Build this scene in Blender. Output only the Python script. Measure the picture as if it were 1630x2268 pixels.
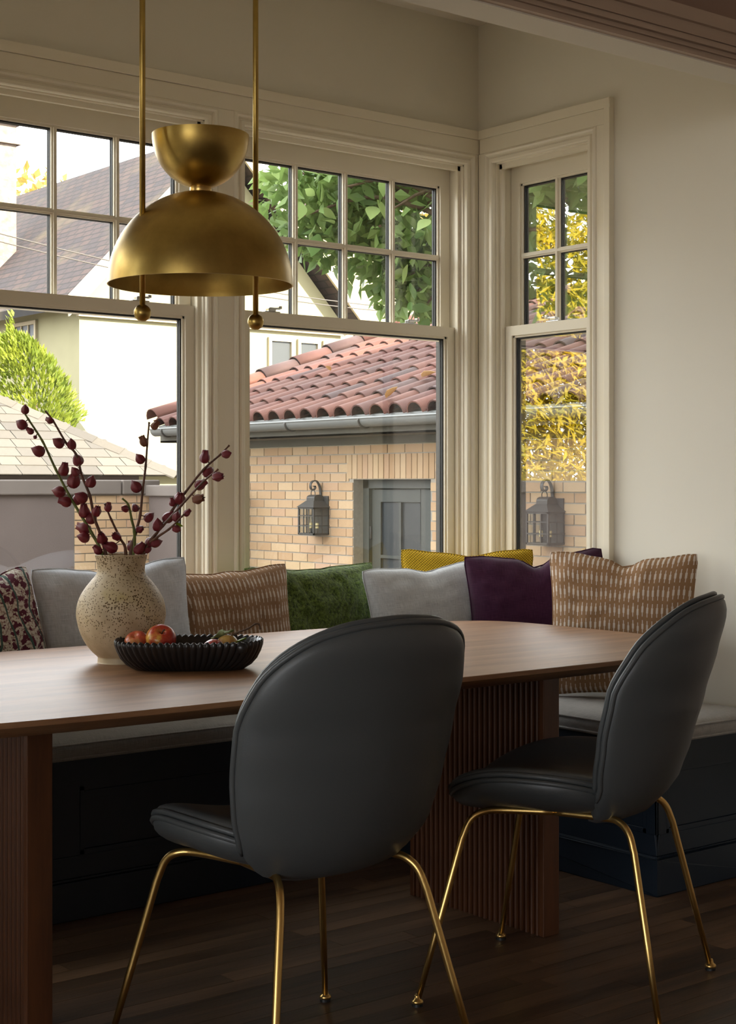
import bpy, bmesh, math, random
from math import sin, cos, pi, radians as R, sqrt
from mathutils import Vector, Matrix, noise as mnoise

for o in list(bpy.data.objects):
    bpy.data.objects.remove(o)
S = bpy.context.scene
C = S.collection
random.seed(7)

# ------------------------------------------------------------------ camera
AZ = 51.4                       # heading, degrees from the +X axis (the window wall runs along X)
cd = bpy.data.cameras.new('camera')
cam = bpy.data.objects.new('camera', cd)
C.objects.link(cam)
cam.location = (0, 0, 1.13)
cam.rotation_euler = (R(90), 0, R(AZ - 90))
cd.sensor_fit = 'HORIZONTAL'
cd.sensor_width = 36
cd.lens = 3430 / 1630 * 36
cd.shift_y = -62 / 1630
cd.clip_start = 0.05
cd.clip_end = 400
S.camera = cam

# ------------------------------------------------------------------ sky, sun, exposure
w = bpy.data.worlds.new('sky')
S.world = w
w.use_nodes = True
bg = w.node_tree.nodes['Background']
bg.inputs[0].default_value = (0.94, 0.97, 1.0, 1)
bg.inputs[1].default_value = 5.2

sd = bpy.data.lights.new('sun', 'SUN')
sd.energy = 19.0
sd.color = (1.0, 0.90, 0.74)
sd.angle = R(0.6)
sun = bpy.data.objects.new('sun', sd)
C.objects.link(sun)
sdir = Vector((0.24, -0.83, 0.50)).normalized()      # towards the sun: low, behind the house
sun.rotation_euler = sdir.to_track_quat('Z', 'Y').to_euler()

S.view_settings.view_transform = 'Standard'
S.view_settings.look = 'None'
S.view_settings.exposure = 0.5
S.view_settings.gamma = 1.0
S.view_settings.use_curve_mapping = False


def portal(loc, rot, sx, sy):
    l = bpy.data.lights.new('daylight_portal', 'AREA')
    l.shape = 'RECTANGLE'
    l.size, l.size_y = sx, sy
    l.cycles.is_portal = True
    o = bpy.data.objects.new('daylight_portal', l)
    C.objects.link(o)
    o.location = loc
    o.rotation_euler = rot


# ------------------------------------------------------------------ helpers
def lin(c):
    return tuple((x / 255 / 12.92) if x / 255 <= .04045 else ((x / 255 + .055) / 1.055) ** 2.4 for x in c)


class NT:
    """thin wrapper to write node trees compactly"""
    def __init__(self, name):
        self.m = bpy.data.materials.new(name)
        self.m.use_nodes = True
        self.t = self.m.node_tree
        self.b = self.t.nodes['Principled BSDF']
        self.out = self.t.nodes['Material Output']

    def n(self, kind, **kw):
        x = self.t.nodes.new('ShaderNode' + kind)
        for k, v in kw.items():
            setattr(x, k, v)
        return x

    def l(self, a, b):
        self.t.links.new(a, b)

    def val(self, x, sock):
        if isinstance(x, (int, float)):
            sock.default_value = x
        else:
            self.l(x, sock)

    def math(self, op, a, b=0.0, c=0.0):
        x = self.n('Math', operation=op)
        self.val(a, x.inputs[0])
        self.val(b, x.inputs[1])
        self.val(c, x.inputs[2])
        return x.outputs[0]

    def coord(self, kind='Object', scale=(1, 1, 1), loc=(0, 0, 0)):
        t = self.n('TexCoord')
        mp = self.n('Mapping')
        mp.inputs['Scale'].default_value = scale
        mp.inputs['Location'].default_value = loc
        self.l(t.outputs[kind], mp.inputs[0])
        return mp.outputs[0]

    def noise(self, vec, scale, detail=3, rough=.55):
        x = self.n('TexNoise')
        x.inputs['Scale'].default_value = scale
        x.inputs['Detail'].default_value = detail
        x.inputs['Roughness'].default_value = rough
        if vec is not None:
            self.l(vec, x.inputs['Vector'])
        return x.outputs['Fac']

    def ramp(self, fac, stops):
        x = self.n('ValToRGB')
        e = x.color_ramp.elements
        while len(e) < len(stops):
            e.new(0.5)
        for i, (p, c) in enumerate(stops):
            e[i].position = p
            e[i].color = (*c, 1)
        self.l(fac, x.inputs[0])
        return x.outputs[0]

    def mix(self, fac, a, b):
        x = self.n('Mix', data_type='RGBA')
        self.val(fac, x.inputs[0])
        for v, s in ((a, x.inputs[6]), (b, x.inputs[7])):
            if isinstance(v, tuple):
                s.default_value = (*v, 1)
            else:
                self.l(v, s)
        return x.outputs[2]

    def bump(self, h, strength=.3, dist=.01):
        x = self.n('Bump')
        x.inputs['Strength'].default_value = strength
        x.inputs['Distance'].default_value = dist
        self.l(h, x.inputs['Height'])
        self.l(x.outputs[0], self.b.inputs['Normal'])

    def col(self, c):
        if isinstance(c, tuple):
            self.b.inputs['Base Color'].default_value = (*c, 1)
        else:
            self.l(c, self.b.inputs['Base Color'])

    def set(self, rough=.5, metal=0., **kw):
        self.b.inputs['Roughness'].default_value = rough
        self.b.inputs['Metallic'].default_value = metal
        for k, v in kw.items():
            self.b.inputs[k].default_value = v
        return self.m


def plain(name, c, rough=.6, metal=0., var=.0, scale=8., bump=0., bscale=60., bdist=.003, **kw):
    t = NT(name)
    base = lin(c)
    if var:
        f = t.noise(t.coord(), scale, 4)
        t.col(t.ramp(f, [(.3, tuple(x * (1 - var) for x in base)), (.7, tuple(min(1, x * (1 + var)) for x in base))]))
    else:
        t.col(base)
    if bump:
        t.bump(t.noise(t.coord(), bscale, 3), bump, bdist)
    return t.set(rough, metal, **kw)


class MB:
    def __init__(self):
        self.v, self.f, self.uv = [], [], None

    def add(self, vs, fs):
        n = len(self.v)
        self.v += [tuple(p) for p in vs]
        self.f += [tuple(i + n for i in q) for q in fs]
        return self

    def box(self, x0, x1, y0, y1, z0, z1, xf=None):
        x0, x1 = min(x0, x1), max(x0, x1)
        y0, y1 = min(y0, y1), max(y0, y1)
        z0, z1 = min(z0, z1), max(z0, z1)
        vs = [(x0, y0, z0), (x1, y0, z0), (x1, y1, z0), (x0, y1, z0), (x0, y0, z1), (x1, y0, z1), (x1, y1, z1), (x0, y1, z1)]
        if xf:
            vs = [xf(*p) for p in vs]
        return self.add(vs, [(0, 3, 2, 1), (4, 5, 6, 7), (0, 1, 5, 4), (1, 2, 6, 5), (2, 3, 7, 6), (3, 0, 4, 7)])

    def tube(self, pts, rad, seg=10, flat=None):
        pts = [Vector(p) for p in pts]
        n = len(pts)
        rr = rad if isinstance(rad, (list, tuple)) else [rad] * n
        tang = [((pts[min(i + 1, n - 1)] - pts[max(i - 1, 0)]).normalized()) for i in range(n)]
        t0 = tang[0]
        up = Vector((0, 0, 1)) if abs(t0.z) < .9 else Vector((1, 0, 0))
        a = t0.cross(up).normalized()
        vs, fs = [], []
        for i in range(n):
            t = tang[i]
            a = (a - t * a.dot(t)).normalized()
            b = t.cross(a)
            for k in range(seg):
                q = 2 * pi * k / seg
                ca, sb = cos(q), sin(q)
                if flat:
                    sb *= flat
                vs.append(pts[i] + (a * ca + b * sb) * rr[i])
        for i in range(n - 1):
            for k in range(seg):
                k2 = (k + 1) % seg
                fs.append((i * seg + k, i * seg + k2, (i + 1) * seg + k2, (i + 1) * seg + k))
        fs.append(tuple(reversed(range(seg))))
        fs.append(tuple(range((n - 1) * seg, n * seg)))
        return self.add(vs, fs)

    def lathe(self, prof, seg=32, c=(0, 0, 0), close=False):
        vs, fs = [], []
        for (r, z) in prof:
            for k in range(seg):
                q = 2 * pi * k / seg
                vs.append((c[0] + r * cos(q), c[1] + r * sin(q), c[2] + z))
        n = len(prof)
        for i in range(n - 1 + (1 if close else 0)):
            j = (i + 1) % n
            for k in range(seg):
                k2 = (k + 1) % seg
                fs.append((i * seg + k, i * seg + k2, j * seg + k2, j * seg + k))
        if not close:
            if prof[0][0] > 1e-5:
                fs.append(tuple(reversed(range(seg))))
            if prof[-1][0] > 1e-5:
                fs.append(tuple(range((n - 1) * seg, n * seg)))
        return self.add(vs, fs)

    def poly(self, outline, f0, f1):
        """prism: outline list of 2d points, f0/f1 map a 2d point to the two ends"""
        n = len(outline)
        vs = [f0(*p) for p in outline] + [f1(*p) for p in outline]
        fs = [tuple(reversed(range(n))), tuple(range(n, 2 * n))]
        fs += [(i, (i + 1) % n, n + (i + 1) % n, n + i) for i in range(n)]
        return self.add(vs, fs)

    def mesh(self, name, smooth=False):
        me = bpy.data.meshes.new(name)
        me.from_pydata(self.v, [], self.f)
        if self.uv:
            ul = me.uv_layers.new(name='UVMap')
            for lp in me.loops:
                ul.data[lp.index].uv = self.uv[lp.vertex_index]
        bm = bmesh.new()
        bm.from_mesh(me)
        bmesh.ops.remove_doubles(bm, verts=bm.verts, dist=1e-6) if not self.uv else None
        bmesh.ops.recalc_face_normals(bm, faces=bm.faces)
        bm.to_mesh(me)
        bm.free()
        if smooth:
            me.polygons.foreach_set('use_smooth', [True] * len(me.polygons))
        return me

    def build(self, name, mat, parent=None, smooth=False, bevel=0., auto=None):
        me = self.mesh(name, smooth or auto is not None)
        me.materials.append(mat)
        if auto is not None:
            me.set_sharp_from_angle(angle=R(auto))
        return link(name, me, parent, bevel)


def link(name, me, parent=None, bevel=0.):
    o = bpy.data.objects.new(name, me)
    C.objects.link(o)
    if parent is not None:
        o.parent = parent
    if bevel:
        b = o.modifiers.new('bevel', 'BEVEL')
        b.width = bevel
        b.segments = 2
        b.limit_method = 'ANGLE'
    return o


def tag(o, label=None, cat=None, group=None, kind=None):
    if label:
        o['label'] = label
    if cat:
        o['category'] = cat
    if group:
        o['group'] = group
    if kind:
        o['kind'] = kind
    return o


def thing(name, label, cat, loc=(0, 0, 0), rz=0., group=None):
    o = bpy.data.objects.new(name, None)
    C.objects.link(o)
    o.location = loc
    o.rotation_euler = (0, 0, rz)
    o.empty_display_size = .1
    return tag(o, label, cat, group)


def smoothc(pts, n=6):
    """Catmull-Rom through 3d points"""
    P = [Vector(p) for p in pts]
    P = [P[0] * 2 - P[1]] + P + [P[-1] * 2 - P[-2]]
    out = []
    for i in range(1, len(P) - 2):
        for k in range(n):
            t = k / n
            a, b, c, d = P[i - 1], P[i], P[i + 1], P[i + 2]
            out.append(.5 * ((2 * b) + (c - a) * t + (2 * a - 5 * b + 4 * c - d) * t * t + (3 * b - a - 3 * c + d) * t ** 3))
    out.append(P[-2])
    return out


def interp(tab, x):
    if x <= tab[0][0]:
        return tab[0][1]
    for (a, va), (b, vb) in zip(tab, tab[1:]):
        if x <= b:
            t = (x - a) / (b - a)
            t = t * t * (3 - 2 * t) * .4 + t * .6
            return va + (vb - va) * t
    return tab[-1][1]


# ------------------------------------------------------------------ materials
M = {}
M['wall'] = plain('wall_paint', (228, 222, 206), .7, bump=.05, bscale=300, bdist=.001)
M['trim'] = plain('trim_paint', (236, 227, 206), .35)
M['ceil'] = plain('ceiling_paint', (238, 230, 216), .8)
M['kitchen'] = plain('kitchen_paint', (226, 212, 198), .8)
M['shaded_header_trim'] = plain('shaded_header_trim_paint', (186, 164, 144), .5)  # same trim paint, with the kitchen side's shade put into the colour
M['taupe'] = plain('taupe_paint', (150, 124, 108), .8)
M['dark_frame'] = plain('bronze_exterior_frame', (52, 49, 44), .5)
M['gasket'] = plain('black_gasket', (22, 22, 21), .5)
M['chrome'] = plain('satin_chrome', (190, 190, 188), .25, 1.)
M['navy'] = plain('navy_paint', (27, 38, 50), .45)


def m_brass(name, c, rough, var, bumps=0.):
    t = NT(name)
    f = t.noise(t.coord(scale=(1, 1, 1)), 9, 6, .65)
    b = lin(c)
    t.col(t.ramp(f, [(.3, tuple(x * (1 - var) for x in b)), (.7, tuple(min(1, x * (1 + var)) for x in b))]))
    r = t.n('MapRange')
    r.inputs['To Min'].default_value = rough - .06
    r.inputs['To Max'].default_value = rough + .1
    t.l(t.noise(t.coord(), 30, 4), r.inputs[0])
    t.l(r.outputs[0], t.b.inputs['Roughness'])
    t.b.inputs['Metallic'].default_value = 1
    return t.m


M['brass'] = m_brass('aged_brass', (178, 150, 84), .33, .2)
M['brass_leg'] = plain('satin_brass', (212, 176, 108), .30, 1.)


def m_wood(name, c0, c1, scale, rough, axis=0, spec=.5, seed=0., rnd=.0, bump=.06):
    t = NT(name)
    sc = [6., 6., 6.]
    sc[axis] = .5
    v = t.coord(scale=tuple(sc), loc=(seed, seed * 2, 0))
    if rnd:
        oi = t.n('ObjectInfo')
        a = t.n('VectorMath', operation='MULTIPLY_ADD')
        cmb = t.n('CombineXYZ')
        t.l(oi.outputs['Random'], cmb.inputs[0])
        t.l(oi.outputs['Random'], cmb.inputs[1])
        t.l(cmb.outputs[0], a.inputs[0])
        a.inputs[1].default_value = (37, 53, 11)
        t.l(v, a.inputs[2])
        v = a.outputs[0]
    f1 = t.noise(v, scale, 6, .6)
    f2 = t.noise(v, scale * 9, 3, .7)
    f = t.math('ADD', t.math('MULTIPLY', f1, .72), t.math('MULTIPLY', f2, .28))
    colr = t.ramp(f, [(.32, lin(c0)), (.5, tuple((a + b) / 2 for a, b in zip(lin(c0), lin(c1)))), (.68, lin(c1))])
    if rnd:
        hs = t.n('HueSaturation')
        t.l(colr, hs.inputs['Color'])
        r = t.n('MapRange')
        r.inputs['To Min'].default_value = 1 - rnd
        r.inputs['To Max'].default_value = 1 + rnd
        t.l(oi.outputs['Random'], r.inputs[0])
        t.l(r.outputs[0], hs.inputs['Value'])
        colr = hs.outputs[0]
    t.col(colr)
    t.bump(f2, bump, .002)
    return t.set(rough, 0., **{'Specular IOR Level': spec})


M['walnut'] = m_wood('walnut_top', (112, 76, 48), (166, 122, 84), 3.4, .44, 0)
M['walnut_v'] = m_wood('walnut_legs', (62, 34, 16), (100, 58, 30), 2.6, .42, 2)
M['plank'] = m_wood('dark_oak_plank', (62, 45, 32), (124, 94, 68), 3.0, .30, 0, .5, 3., .38, .15)
M['floor_base'] = plain('floor_base', (38, 26, 18), .5)


def m_leather():
    t = NT('charcoal_leather')
    v = t.coord()
    t.col(t.mix(t.noise(v, 5, 3), lin((68, 71, 72)), lin((80, 82, 82))))
    vo = t.n('TexVoronoi')
    vo.inputs['Scale'].default_value = 420
    t.l(v, vo.inputs['Vector'])
    t.bump(vo.outputs['Distance'], .10, .001)
    return t.set(.42, 0., **{'Specular IOR Level': .45})


M['leather'] = m_leather()


def weave(name, c0, c1, rough=.9, sc=420., amt=.35, st=.35):
    t = NT(name)
    v = t.coord('UV')
    wu = t.n('TexNoise')
    mp = t.n('Mapping')
    mp.inputs['Scale'].default_value = (260, 14, 1)
    t.l(v, mp.inputs[0])
    t.l(mp.outputs[0], wu.inputs['Vector'])
    wu.inputs['Scale'].default_value = 1
    wv = t.n('TexNoise')
    mq = t.n('Mapping')
    mq.inputs['Scale'].default_value = (14, 260, 1)
    t.l(v, mq.inputs[0])
    t.l(mq.outputs[0], wv.inputs['Vector'])
    wv.inputs['Scale'].default_value = 1
    f = t.math('MULTIPLY', t.math('ADD', wu.outputs['Fac'], wv.outputs['Fac']), .5)
    t.col(t.ramp(f, [(.36, lin(c0)), (.64, lin(c1))]))
    t.bump(f, st, .002)
    return t.set(rough, 0., **{'Specular IOR Level': .1, 'Sheen Weight': .2})


M['linen'] = weave('pale_grey_linen', (178, 180, 182), (210, 212, 212))
M['linen2'] = weave('blue_grey_linen', (178, 182, 188), (208, 211, 217))
M['seat_linen'] = weave('bench_linen', (158, 155, 150), (186, 183, 178))
M['plum'] = weave('plum_wool', (52, 24, 44), (72, 36, 60), .95)


def m_ikat(name, base0, base1, dash, nu, nv):
    t = NT(name)
    v = t.coord('UV')
    s = t.n('SeparateXYZ')
    t.l(v, s.inputs[0])
    u, vv = s.outputs[0], s.outputs[1]
    wob = t.noise(v, 3., 2)
    col_i = t.math('FLOOR', t.math('MULTIPLY', u, nu))
    wn = t.n('TexWhiteNoise', noise_dimensions='1D')
    t.l(col_i, wn.inputs['W'])
    jit = t.math('MULTIPLY', wn.outputs['Value'], .18)
    fy = t.math('ADD', t.math('ADD', t.math('MULTIPLY', vv, nv), jit), t.math('MULTIPLY', wob, .5))
    x = t.math('ABSOLUTE', t.math('SUBTRACT', t.math('FRACT', t.math('MULTIPLY', u, nu)), .5))
    y = t.math('ABSOLUTE', t.math('SUBTRACT', t.math('FRACT', fy), .5))
    thick = t.math('MULTIPLY', t.math('LESS_THAN', x, .21), t.math('LESS_THAN', y, .17))
    thin = t.math('MULTIPLY', t.math('LESS_THAN', x, .09), t.math('LESS_THAN', y, .40))
    mask = t.math('MAXIMUM', thick, thin)
    base = t.mix(t.noise(v, 9, 4), lin(base0), lin(base1))
    t.col(t.mix(t.math('MULTIPLY', mask, .85), base, lin(dash)))
    t.bump(t.noise(v, 220, 2), .15, .001)
    return t.set(.8, 0., **{'Specular IOR Level': .2})


M['ikat'] = m_ikat('tan_ikat_cotton', (148, 116, 88), (166, 132, 102), (224, 214, 204), 30, 8.)
M['ikat2'] = m_ikat('brown_ikat_cotton', (138, 104, 72), (156, 120, 86), (214, 202, 188), 30, 8.5)


def m_floral():
    t = NT('burgundy_block_print')
    v = t.coord('UV')
    s = t.n('VectorMath', operation='ADD')
    nz = t.n('TexNoise')
    nz.inputs['Scale'].default_value = 7
    t.l(v, nz.inputs['Vector'])
    sc = t.n('VectorMath', operation='SCALE')
    t.l(nz.outputs['Color'], sc.inputs[0])
    sc.inputs['Scale'].default_value = .10
    t.l(v, s.inputs[0])
    t.l(sc.outputs[0], s.inputs[1])
    vo = t.n('TexVoronoi')
    vo.inputs['Scale'].default_value = 19
    t.l(s.outputs[0], vo.inputs['Vector'])
    nn = t.noise(v, 46, 3, .6)
    d = t.math('ADD', vo.outputs['Distance'], t.math('MULTIPLY', t.math('SUBTRACT', nn, .5), 1.0))
    petal = t.math('LESS_THAN', d, .47)
    wv = t.n('TexWave')
    wv.inputs['Scale'].default_value = 2.2
    wv.inputs['Distortion'].default_value = 9
    wv.inputs['Detail'].default_value = 1.5
    t.l(v, wv.inputs['Vector'])
    vine = t.math('GREATER_THAN', wv.outputs['Fac'], .955)
    base = t.mix(t.math('LESS_THAN', t.noise(v, 60, 3), .47), lin((196, 188, 176)), lin((150, 128, 118)))
    c = t.mix(petal, base, t.mix(t.noise(v, 30, 2), lin((70, 22, 36)), lin((104, 44, 60))))
    t.col(t.mix(vine, c, lin((66, 88, 80))))
    return t.set(.85, 0., **{'Specular IOR Level': .15})


M['floral'] = m_floral()


def m_mustard():
    t = NT('mustard_woven_wool')
    v = t.coord('UV')
    ck = t.n('TexChecker')
    ck.inputs['Scale'].default_value = 92
    ck.inputs['Color1'].default_value = (*lin((206, 168, 44)), 1)
    ck.inputs['Color2'].default_value = (*lin((126, 100, 24)), 1)
    nz = t.n('TexNoise')
    nz.inputs['Scale'].default_value = 120
    t.l(v, nz.inputs['Vector'])
    a = t.n('VectorMath', operation='MULTIPLY_ADD')
    t.l(nz.outputs['Color'], a.inputs[0])
    a.inputs[1].default_value = (.006, .006, 0)
    t.l(v, a.inputs[2])
    t.l(a.outputs[0], ck.inputs['Vector'])
    t.col(ck.outputs[0])
    t.bump(ck.outputs['Fac'], .6, .003)
    return t.set(.9, 0., **{'Specular IOR Level': .15})


M['mustard'] = m_mustard()


def m_boucle():
    t = NT('green_boucle')
    v = t.coord()
    f = t.noise(v, 105, 4, .7)
    t.col(t.ramp(f, [(.35, lin((46, 66, 22))), (.65, lin((116, 140, 62)))]))
    t.bump(f, .9, .008)
    return t.set(.95, 0., **{'Specular IOR Level': .1, 'Sheen Weight': .3})


M['boucle'] = m_boucle()


def m_vase():
    t = NT('crater_glaze')
    v = t.coord()
    vo = t.n('TexVoronoi')
    vo.inputs['Scale'].default_value = 190
    vo.inputs['Randomness'].default_value = 1
    t.l(v, vo.inputs['Vector'])
    vb = t.n('TexVoronoi')
    vb.inputs['Scale'].default_value = 85
    t.l(v, vb.inputs['Vector'])
    s = t.n('SeparateXYZ')
    t.l(t.coord(), s.inputs[0])
    hz = t.n('MapRange')
    hz.inputs['From Min'].default_value = .02
    hz.inputs['From Max'].default_value = .10
    t.l(s.outputs[2], hz.inputs[0])
    pz = t.noise(v, 26, 3)
    rad = t.math('MULTIPLY', t.math('ADD', t.math('MULTIPLY', pz, .50), .06), hz.outputs[0])
    hole = t.math('LESS_THAN', vo.outputs['Distance'], rad)
    holeb = t.math('LESS_THAN', vb.outputs['Distance'], t.math('MULTIPLY', t.math('SUBTRACT', pz, .46), t.math('MULTIPLY', hz.outputs[0], .9)))
    h = t.math('MAXIMUM', hole, holeb)
    base = t.ramp(t.noise(v, 12, 3), [(.35, lin((176, 156, 122))), (.55, lin((202, 184, 152))), (.72, lin((192, 174, 122)))])
    t.col(t.mix(h, base, lin((106, 84, 52))))
    inv = t.math('SUBTRACT', 1., h)
    t.bump(inv, .7, .003)
    return t.set(.55)


M['vase'] = m_vase()


def m_bowl():
    t = NT('black_glazed_ceramic')
    t.col(t.mix(t.noise(t.coord(), 30, 3), lin((24, 22, 22)), lin((38, 35, 34))))
    return t.set(.32)


M['bowl'] = m_bowl()


def m_apple(name, a, b, c):
    t = NT(name)
    v = t.coord(scale=(30, 30, 5))
    f = t.math('ADD', t.math('MULTIPLY', t.noise(v, 1.6, 4, .7), .55), t.math('MULTIPLY', t.noise(t.coord(), 22, 2), .5))
    t.col(t.ramp(f, [(.40, lin(a)), (.52, lin(b)), (.64, lin(c))]))
    return t.set(.28)


M['apple'] = m_apple('red_apple_skin', (214, 160, 70), (186, 68, 44), (150, 26, 26))
M['apple2'] = m_apple('blush_apple_skin', (212, 158, 92), (204, 100, 66), (172, 56, 48))
M['apple3'] = m_apple('pink_apple_skin', (204, 140, 116), (178, 72, 66), (150, 44, 50))
M['apple4'] = m_apple('russet_apple_skin', (196, 164, 96), (188, 146, 80), (160, 110, 62))


def leafmat(name, c0, c1, trans=.35, rough=.45, scale=6., rnd=False):
    t = NT(name)
    if rnd:
        oi = t.n('ObjectInfo')
        f = oi.outputs['Random']
    else:
        f = t.noise(t.coord('Object'), scale, 3)
    colr = t.ramp(f, [(.25, lin(c0)), (.75, lin(c1))])
    t.col(colr)
    t.set(rough, 0., **{'Specular IOR Level': .4})
    tr = t.n('BsdfTranslucent')
    t.l(colr, tr.inputs[0])
    mx = t.n('MixShader')
    mx.inputs[0].default_value = trans
    t.l(t.b.outputs[0], mx.inputs[1])
    t.l(tr.outputs[0], mx.inputs[2])
    t.l(mx.outputs[0], t.out.inputs['Surface'])
    return t.m


M['leaf'] = leafmat('pear_leaf', (92, 124, 66), (158, 180, 112), .4, .4, rnd=True)
M['leaf_far'] = leafmat('pear_foliage', (76, 106, 56), (136, 160, 88), .4, .5, 4.)
M['bamboo'] = leafmat('bamboo_leaf', (96, 104, 12), (206, 176, 22), .4, .5, 2.)
M['conifer'] = leafmat('conifer_foliage', (72, 92, 22), (132, 140, 42), .35, .6, 3.)
M['autumn'] = leafmat('autumn_foliage', (120, 104, 44), (160, 138, 74), .4, .7, .6)
M['bark'] = plain('bark', (92, 76, 58), .9, var=.3, scale=20, bump=.5, bscale=30, bdist=.02)
M['pod'] = plain('burgundy_pod', (116, 28, 40), .38, var=.5, scale=60, bump=.3, bscale=120)
M['pod_dry'] = plain('dried_pod', (120, 72, 50), .6, var=.3, scale=60)
M['stem'] = plain('pod_stem', (96, 62, 44), .6, var=.3, scale=30)
M['stem_green'] = plain('green_stem', (98, 106, 44), .55, var=.3, scale=25)
M['sprig'] = leafmat('sprig_leaf', (120, 140, 40), (160, 176, 60), .4, .5, 20.)
M['dry_leaf'] = leafmat('dry_apple_leaf', (126, 140, 92), (170, 176, 130), .3, .7, 40.)
M['fallen'] = leafmat('fallen_leaf', (196, 160, 104), (220, 190, 140), .2, .8, 20.)
M['twig'] = plain('apple_twig', (84, 60, 42), .8, var=.3, scale=60)


def glassmat(name, boost, tint=(1, 1, 1)):
    t = NT(name)
    tr = t.n('BsdfTransparent')
    tr.inputs[0].default_value = (*tint, 1)
    gl = t.n('BsdfGlossy')
    gl.inputs['Roughness'].default_value = 0.0
    lw = t.n('LayerWeight')
    lw.inputs['Blend'].default_value = .5
    mx = t.n('MixShader')
    fr = t.math('ADD', t.math('MULTIPLY', t.math('POWER', lw.outputs['Facing'], 5.), .96), .04)   # Schlick, the same from both sides
    f = t.math('MINIMUM', t.math('MULTIPLY', fr, boost), .95)
    t.l(f, mx.inputs[0])
    t.l(tr.outputs[0], mx.inputs[1])
    t.l(gl.outputs[0], mx.inputs[2])
    t.l(mx.outputs[0], t.out.inputs['Surface'])
    return t.m


M['glass'] = glassmat('window_glass', 1.0, (.985, .99, .985))
M['glass_coated'] = glassmat('coated_window_glass', 5.8, (.97, .98, .97))
M['lamp_glass'] = glassmat('lantern_glass', 1.0, (.9, .92, .92))
M['dark_glass'] = plain('dark_window_glass', (40, 44, 45), .45)

# outdoors
def rndmat(name, cs, rough=.85, bump=.3, bscale=60, var=.1):
    t = NT(name)
    oi = t.n('ObjectInfo')
    c = t.ramp(oi.outputs['Random'], [(i / max(1, len(cs) - 1), lin(x)) for i, x in enumerate(cs)])
    f = t.noise(t.coord(), bscale, 3)
    hs = t.n('HueSaturation')
    t.l(c, hs.inputs['Color'])
    mr = t.n('MapRange')
    mr.inputs['To Min'].default_value = 1 - var
    mr.inputs['To Max'].default_value = 1 + var
    t.l(f, mr.inputs[0])
    t.l(mr.outputs[0], hs.inputs['Value'])
    t.col(hs.outputs[0])
    t.bump(f, bump, .004)
    return t.set(rough)


M['brick'] = rndmat('buff_brick', [(163, 136, 103), (155, 125, 94), (170, 146, 114), (159, 128, 101)])
M['mortar'] = plain('mortar', (140, 133, 121), .95, var=.1, scale=40)


def m_brickwall():
    t = NT('buff_brickwork')
    v = t.coord('Object')
    s = t.n('SeparateXYZ')
    t.l(v, s.inputs[0])
    cb = t.n('CombineXYZ')
    t.l(s.outputs[1], cb.inputs[0])
    t.l(s.outputs[2], cb.inputs[1])
    b = t.n('TexBrick')
    b.inputs['Scale'].default_value = 1
    b.inputs['Brick Width'].default_value = .225
    b.inputs['Row Height'].default_value = .0721
    b.inputs['Mortar Size'].default_value = .006
    b.inputs['Color1'].default_value = (*lin((163, 136, 103)), 1)
    b.inputs['Color2'].default_value = (*lin((155, 125, 94)), 1)
    b.inputs['Mortar'].default_value = (*lin((140, 133, 121)), 1)
    t.l(cb.outputs[0], b.inputs['Vector'])
    t.col(b.outputs[0])
    return t.set(.9)


M['brickwall'] = m_brickwall()
M['tile'] = rndmat('clay_roof_tile', [(82, 42, 29), (68, 37, 30), (86, 49, 36), (56, 40, 38), (76, 42, 33)], .85, .25, 20, .28)
M['gutter'] = plain('zinc_gutter', (104, 106, 104), .45, .2)
M['fascia'] = plain('fascia_paint', (70, 67, 56), .7)
M['iron'] = plain('lantern_metal', (58, 56, 53), .5, .2)
M['door_paint'] = plain('garage_door_paint', (56, 59, 55), .5)
M['cream'] = plain('cream_socket', (230, 206, 150), .6)
M['stucco'] = plain('taupe_stucco', (88, 78, 74), .95, var=.08, scale=3, bump=.3, bscale=80)
M['cap'] = plain('stone_coping', (98, 90, 84), .9, var=.1, scale=4)
M['render'] = plain('cream_render', (132, 127, 98), .9, var=.05, scale=3)
M['barge'] = plain('cream_bargeboard', (150, 138, 114), .7)
M['shingle'] = rndmat('grey_shingle', [(74, 69, 61), (62, 58, 53), (80, 75, 67), (68, 64, 58)], .95, .3, 40, .18)
M['shingle_base'] = plain('shingle_underlay', (46, 43, 39), .95)


def m_roof(name, c0, c1, c2, row=.16, wid=.34):
    t = NT(name)
    v = t.coord('UV')
    b = t.n('TexBrick')
    b.inputs['Scale'].default_value = 1
    b.inputs['Brick Width'].default_value = wid
    b.inputs['Row Height'].default_value = row
    b.inputs['Mortar Size'].default_value = .022
    b.inputs['Mortar Smooth'].default_value = .7
    b.inputs['Color1'].default_value = (*lin(c0), 1)
    b.inputs['Color2'].default_value = (*lin(c1), 1)
    b.inputs['Mortar'].default_value = (*lin(c2), 1)
    b.inputs['Bias'].default_value = -.1
    t.l(v, b.inputs['Vector'])
    mos = t.noise(v, .6, 4)
    t.col(t.mix(t.ramp(mos, [(.52, (0, 0, 0)), (.7, (.5, .5, .5))]), b.outputs[0], lin((94, 82, 55))))
    t.bump(b.outputs['Fac'], -.5, .03)
    return t.set(.95)


M['roof_dark'] = m_roof('brown_shingle_roof', (60, 45, 41), (40, 34, 37), (18, 15, 15), .15, .30)
M['roof_pink'] = m_roof('pink_shingle_roof', (100, 80, 70), (90, 72, 64), (66, 54, 48))
M['ground'] = plain('garden_paving', (119, 111, 98), .95, var=.15, scale=1.2)
M['chimney'] = plain('pale_chimney_brick', (120, 106, 94), .95, var=.25, scale=8, bump=.5, bscale=20, bdist=.02)
M['cable'] = plain('cable', (70, 65, 60), .7)
M['siding'] = plain('house_siding', (151, 147, 140), .9)

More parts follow.
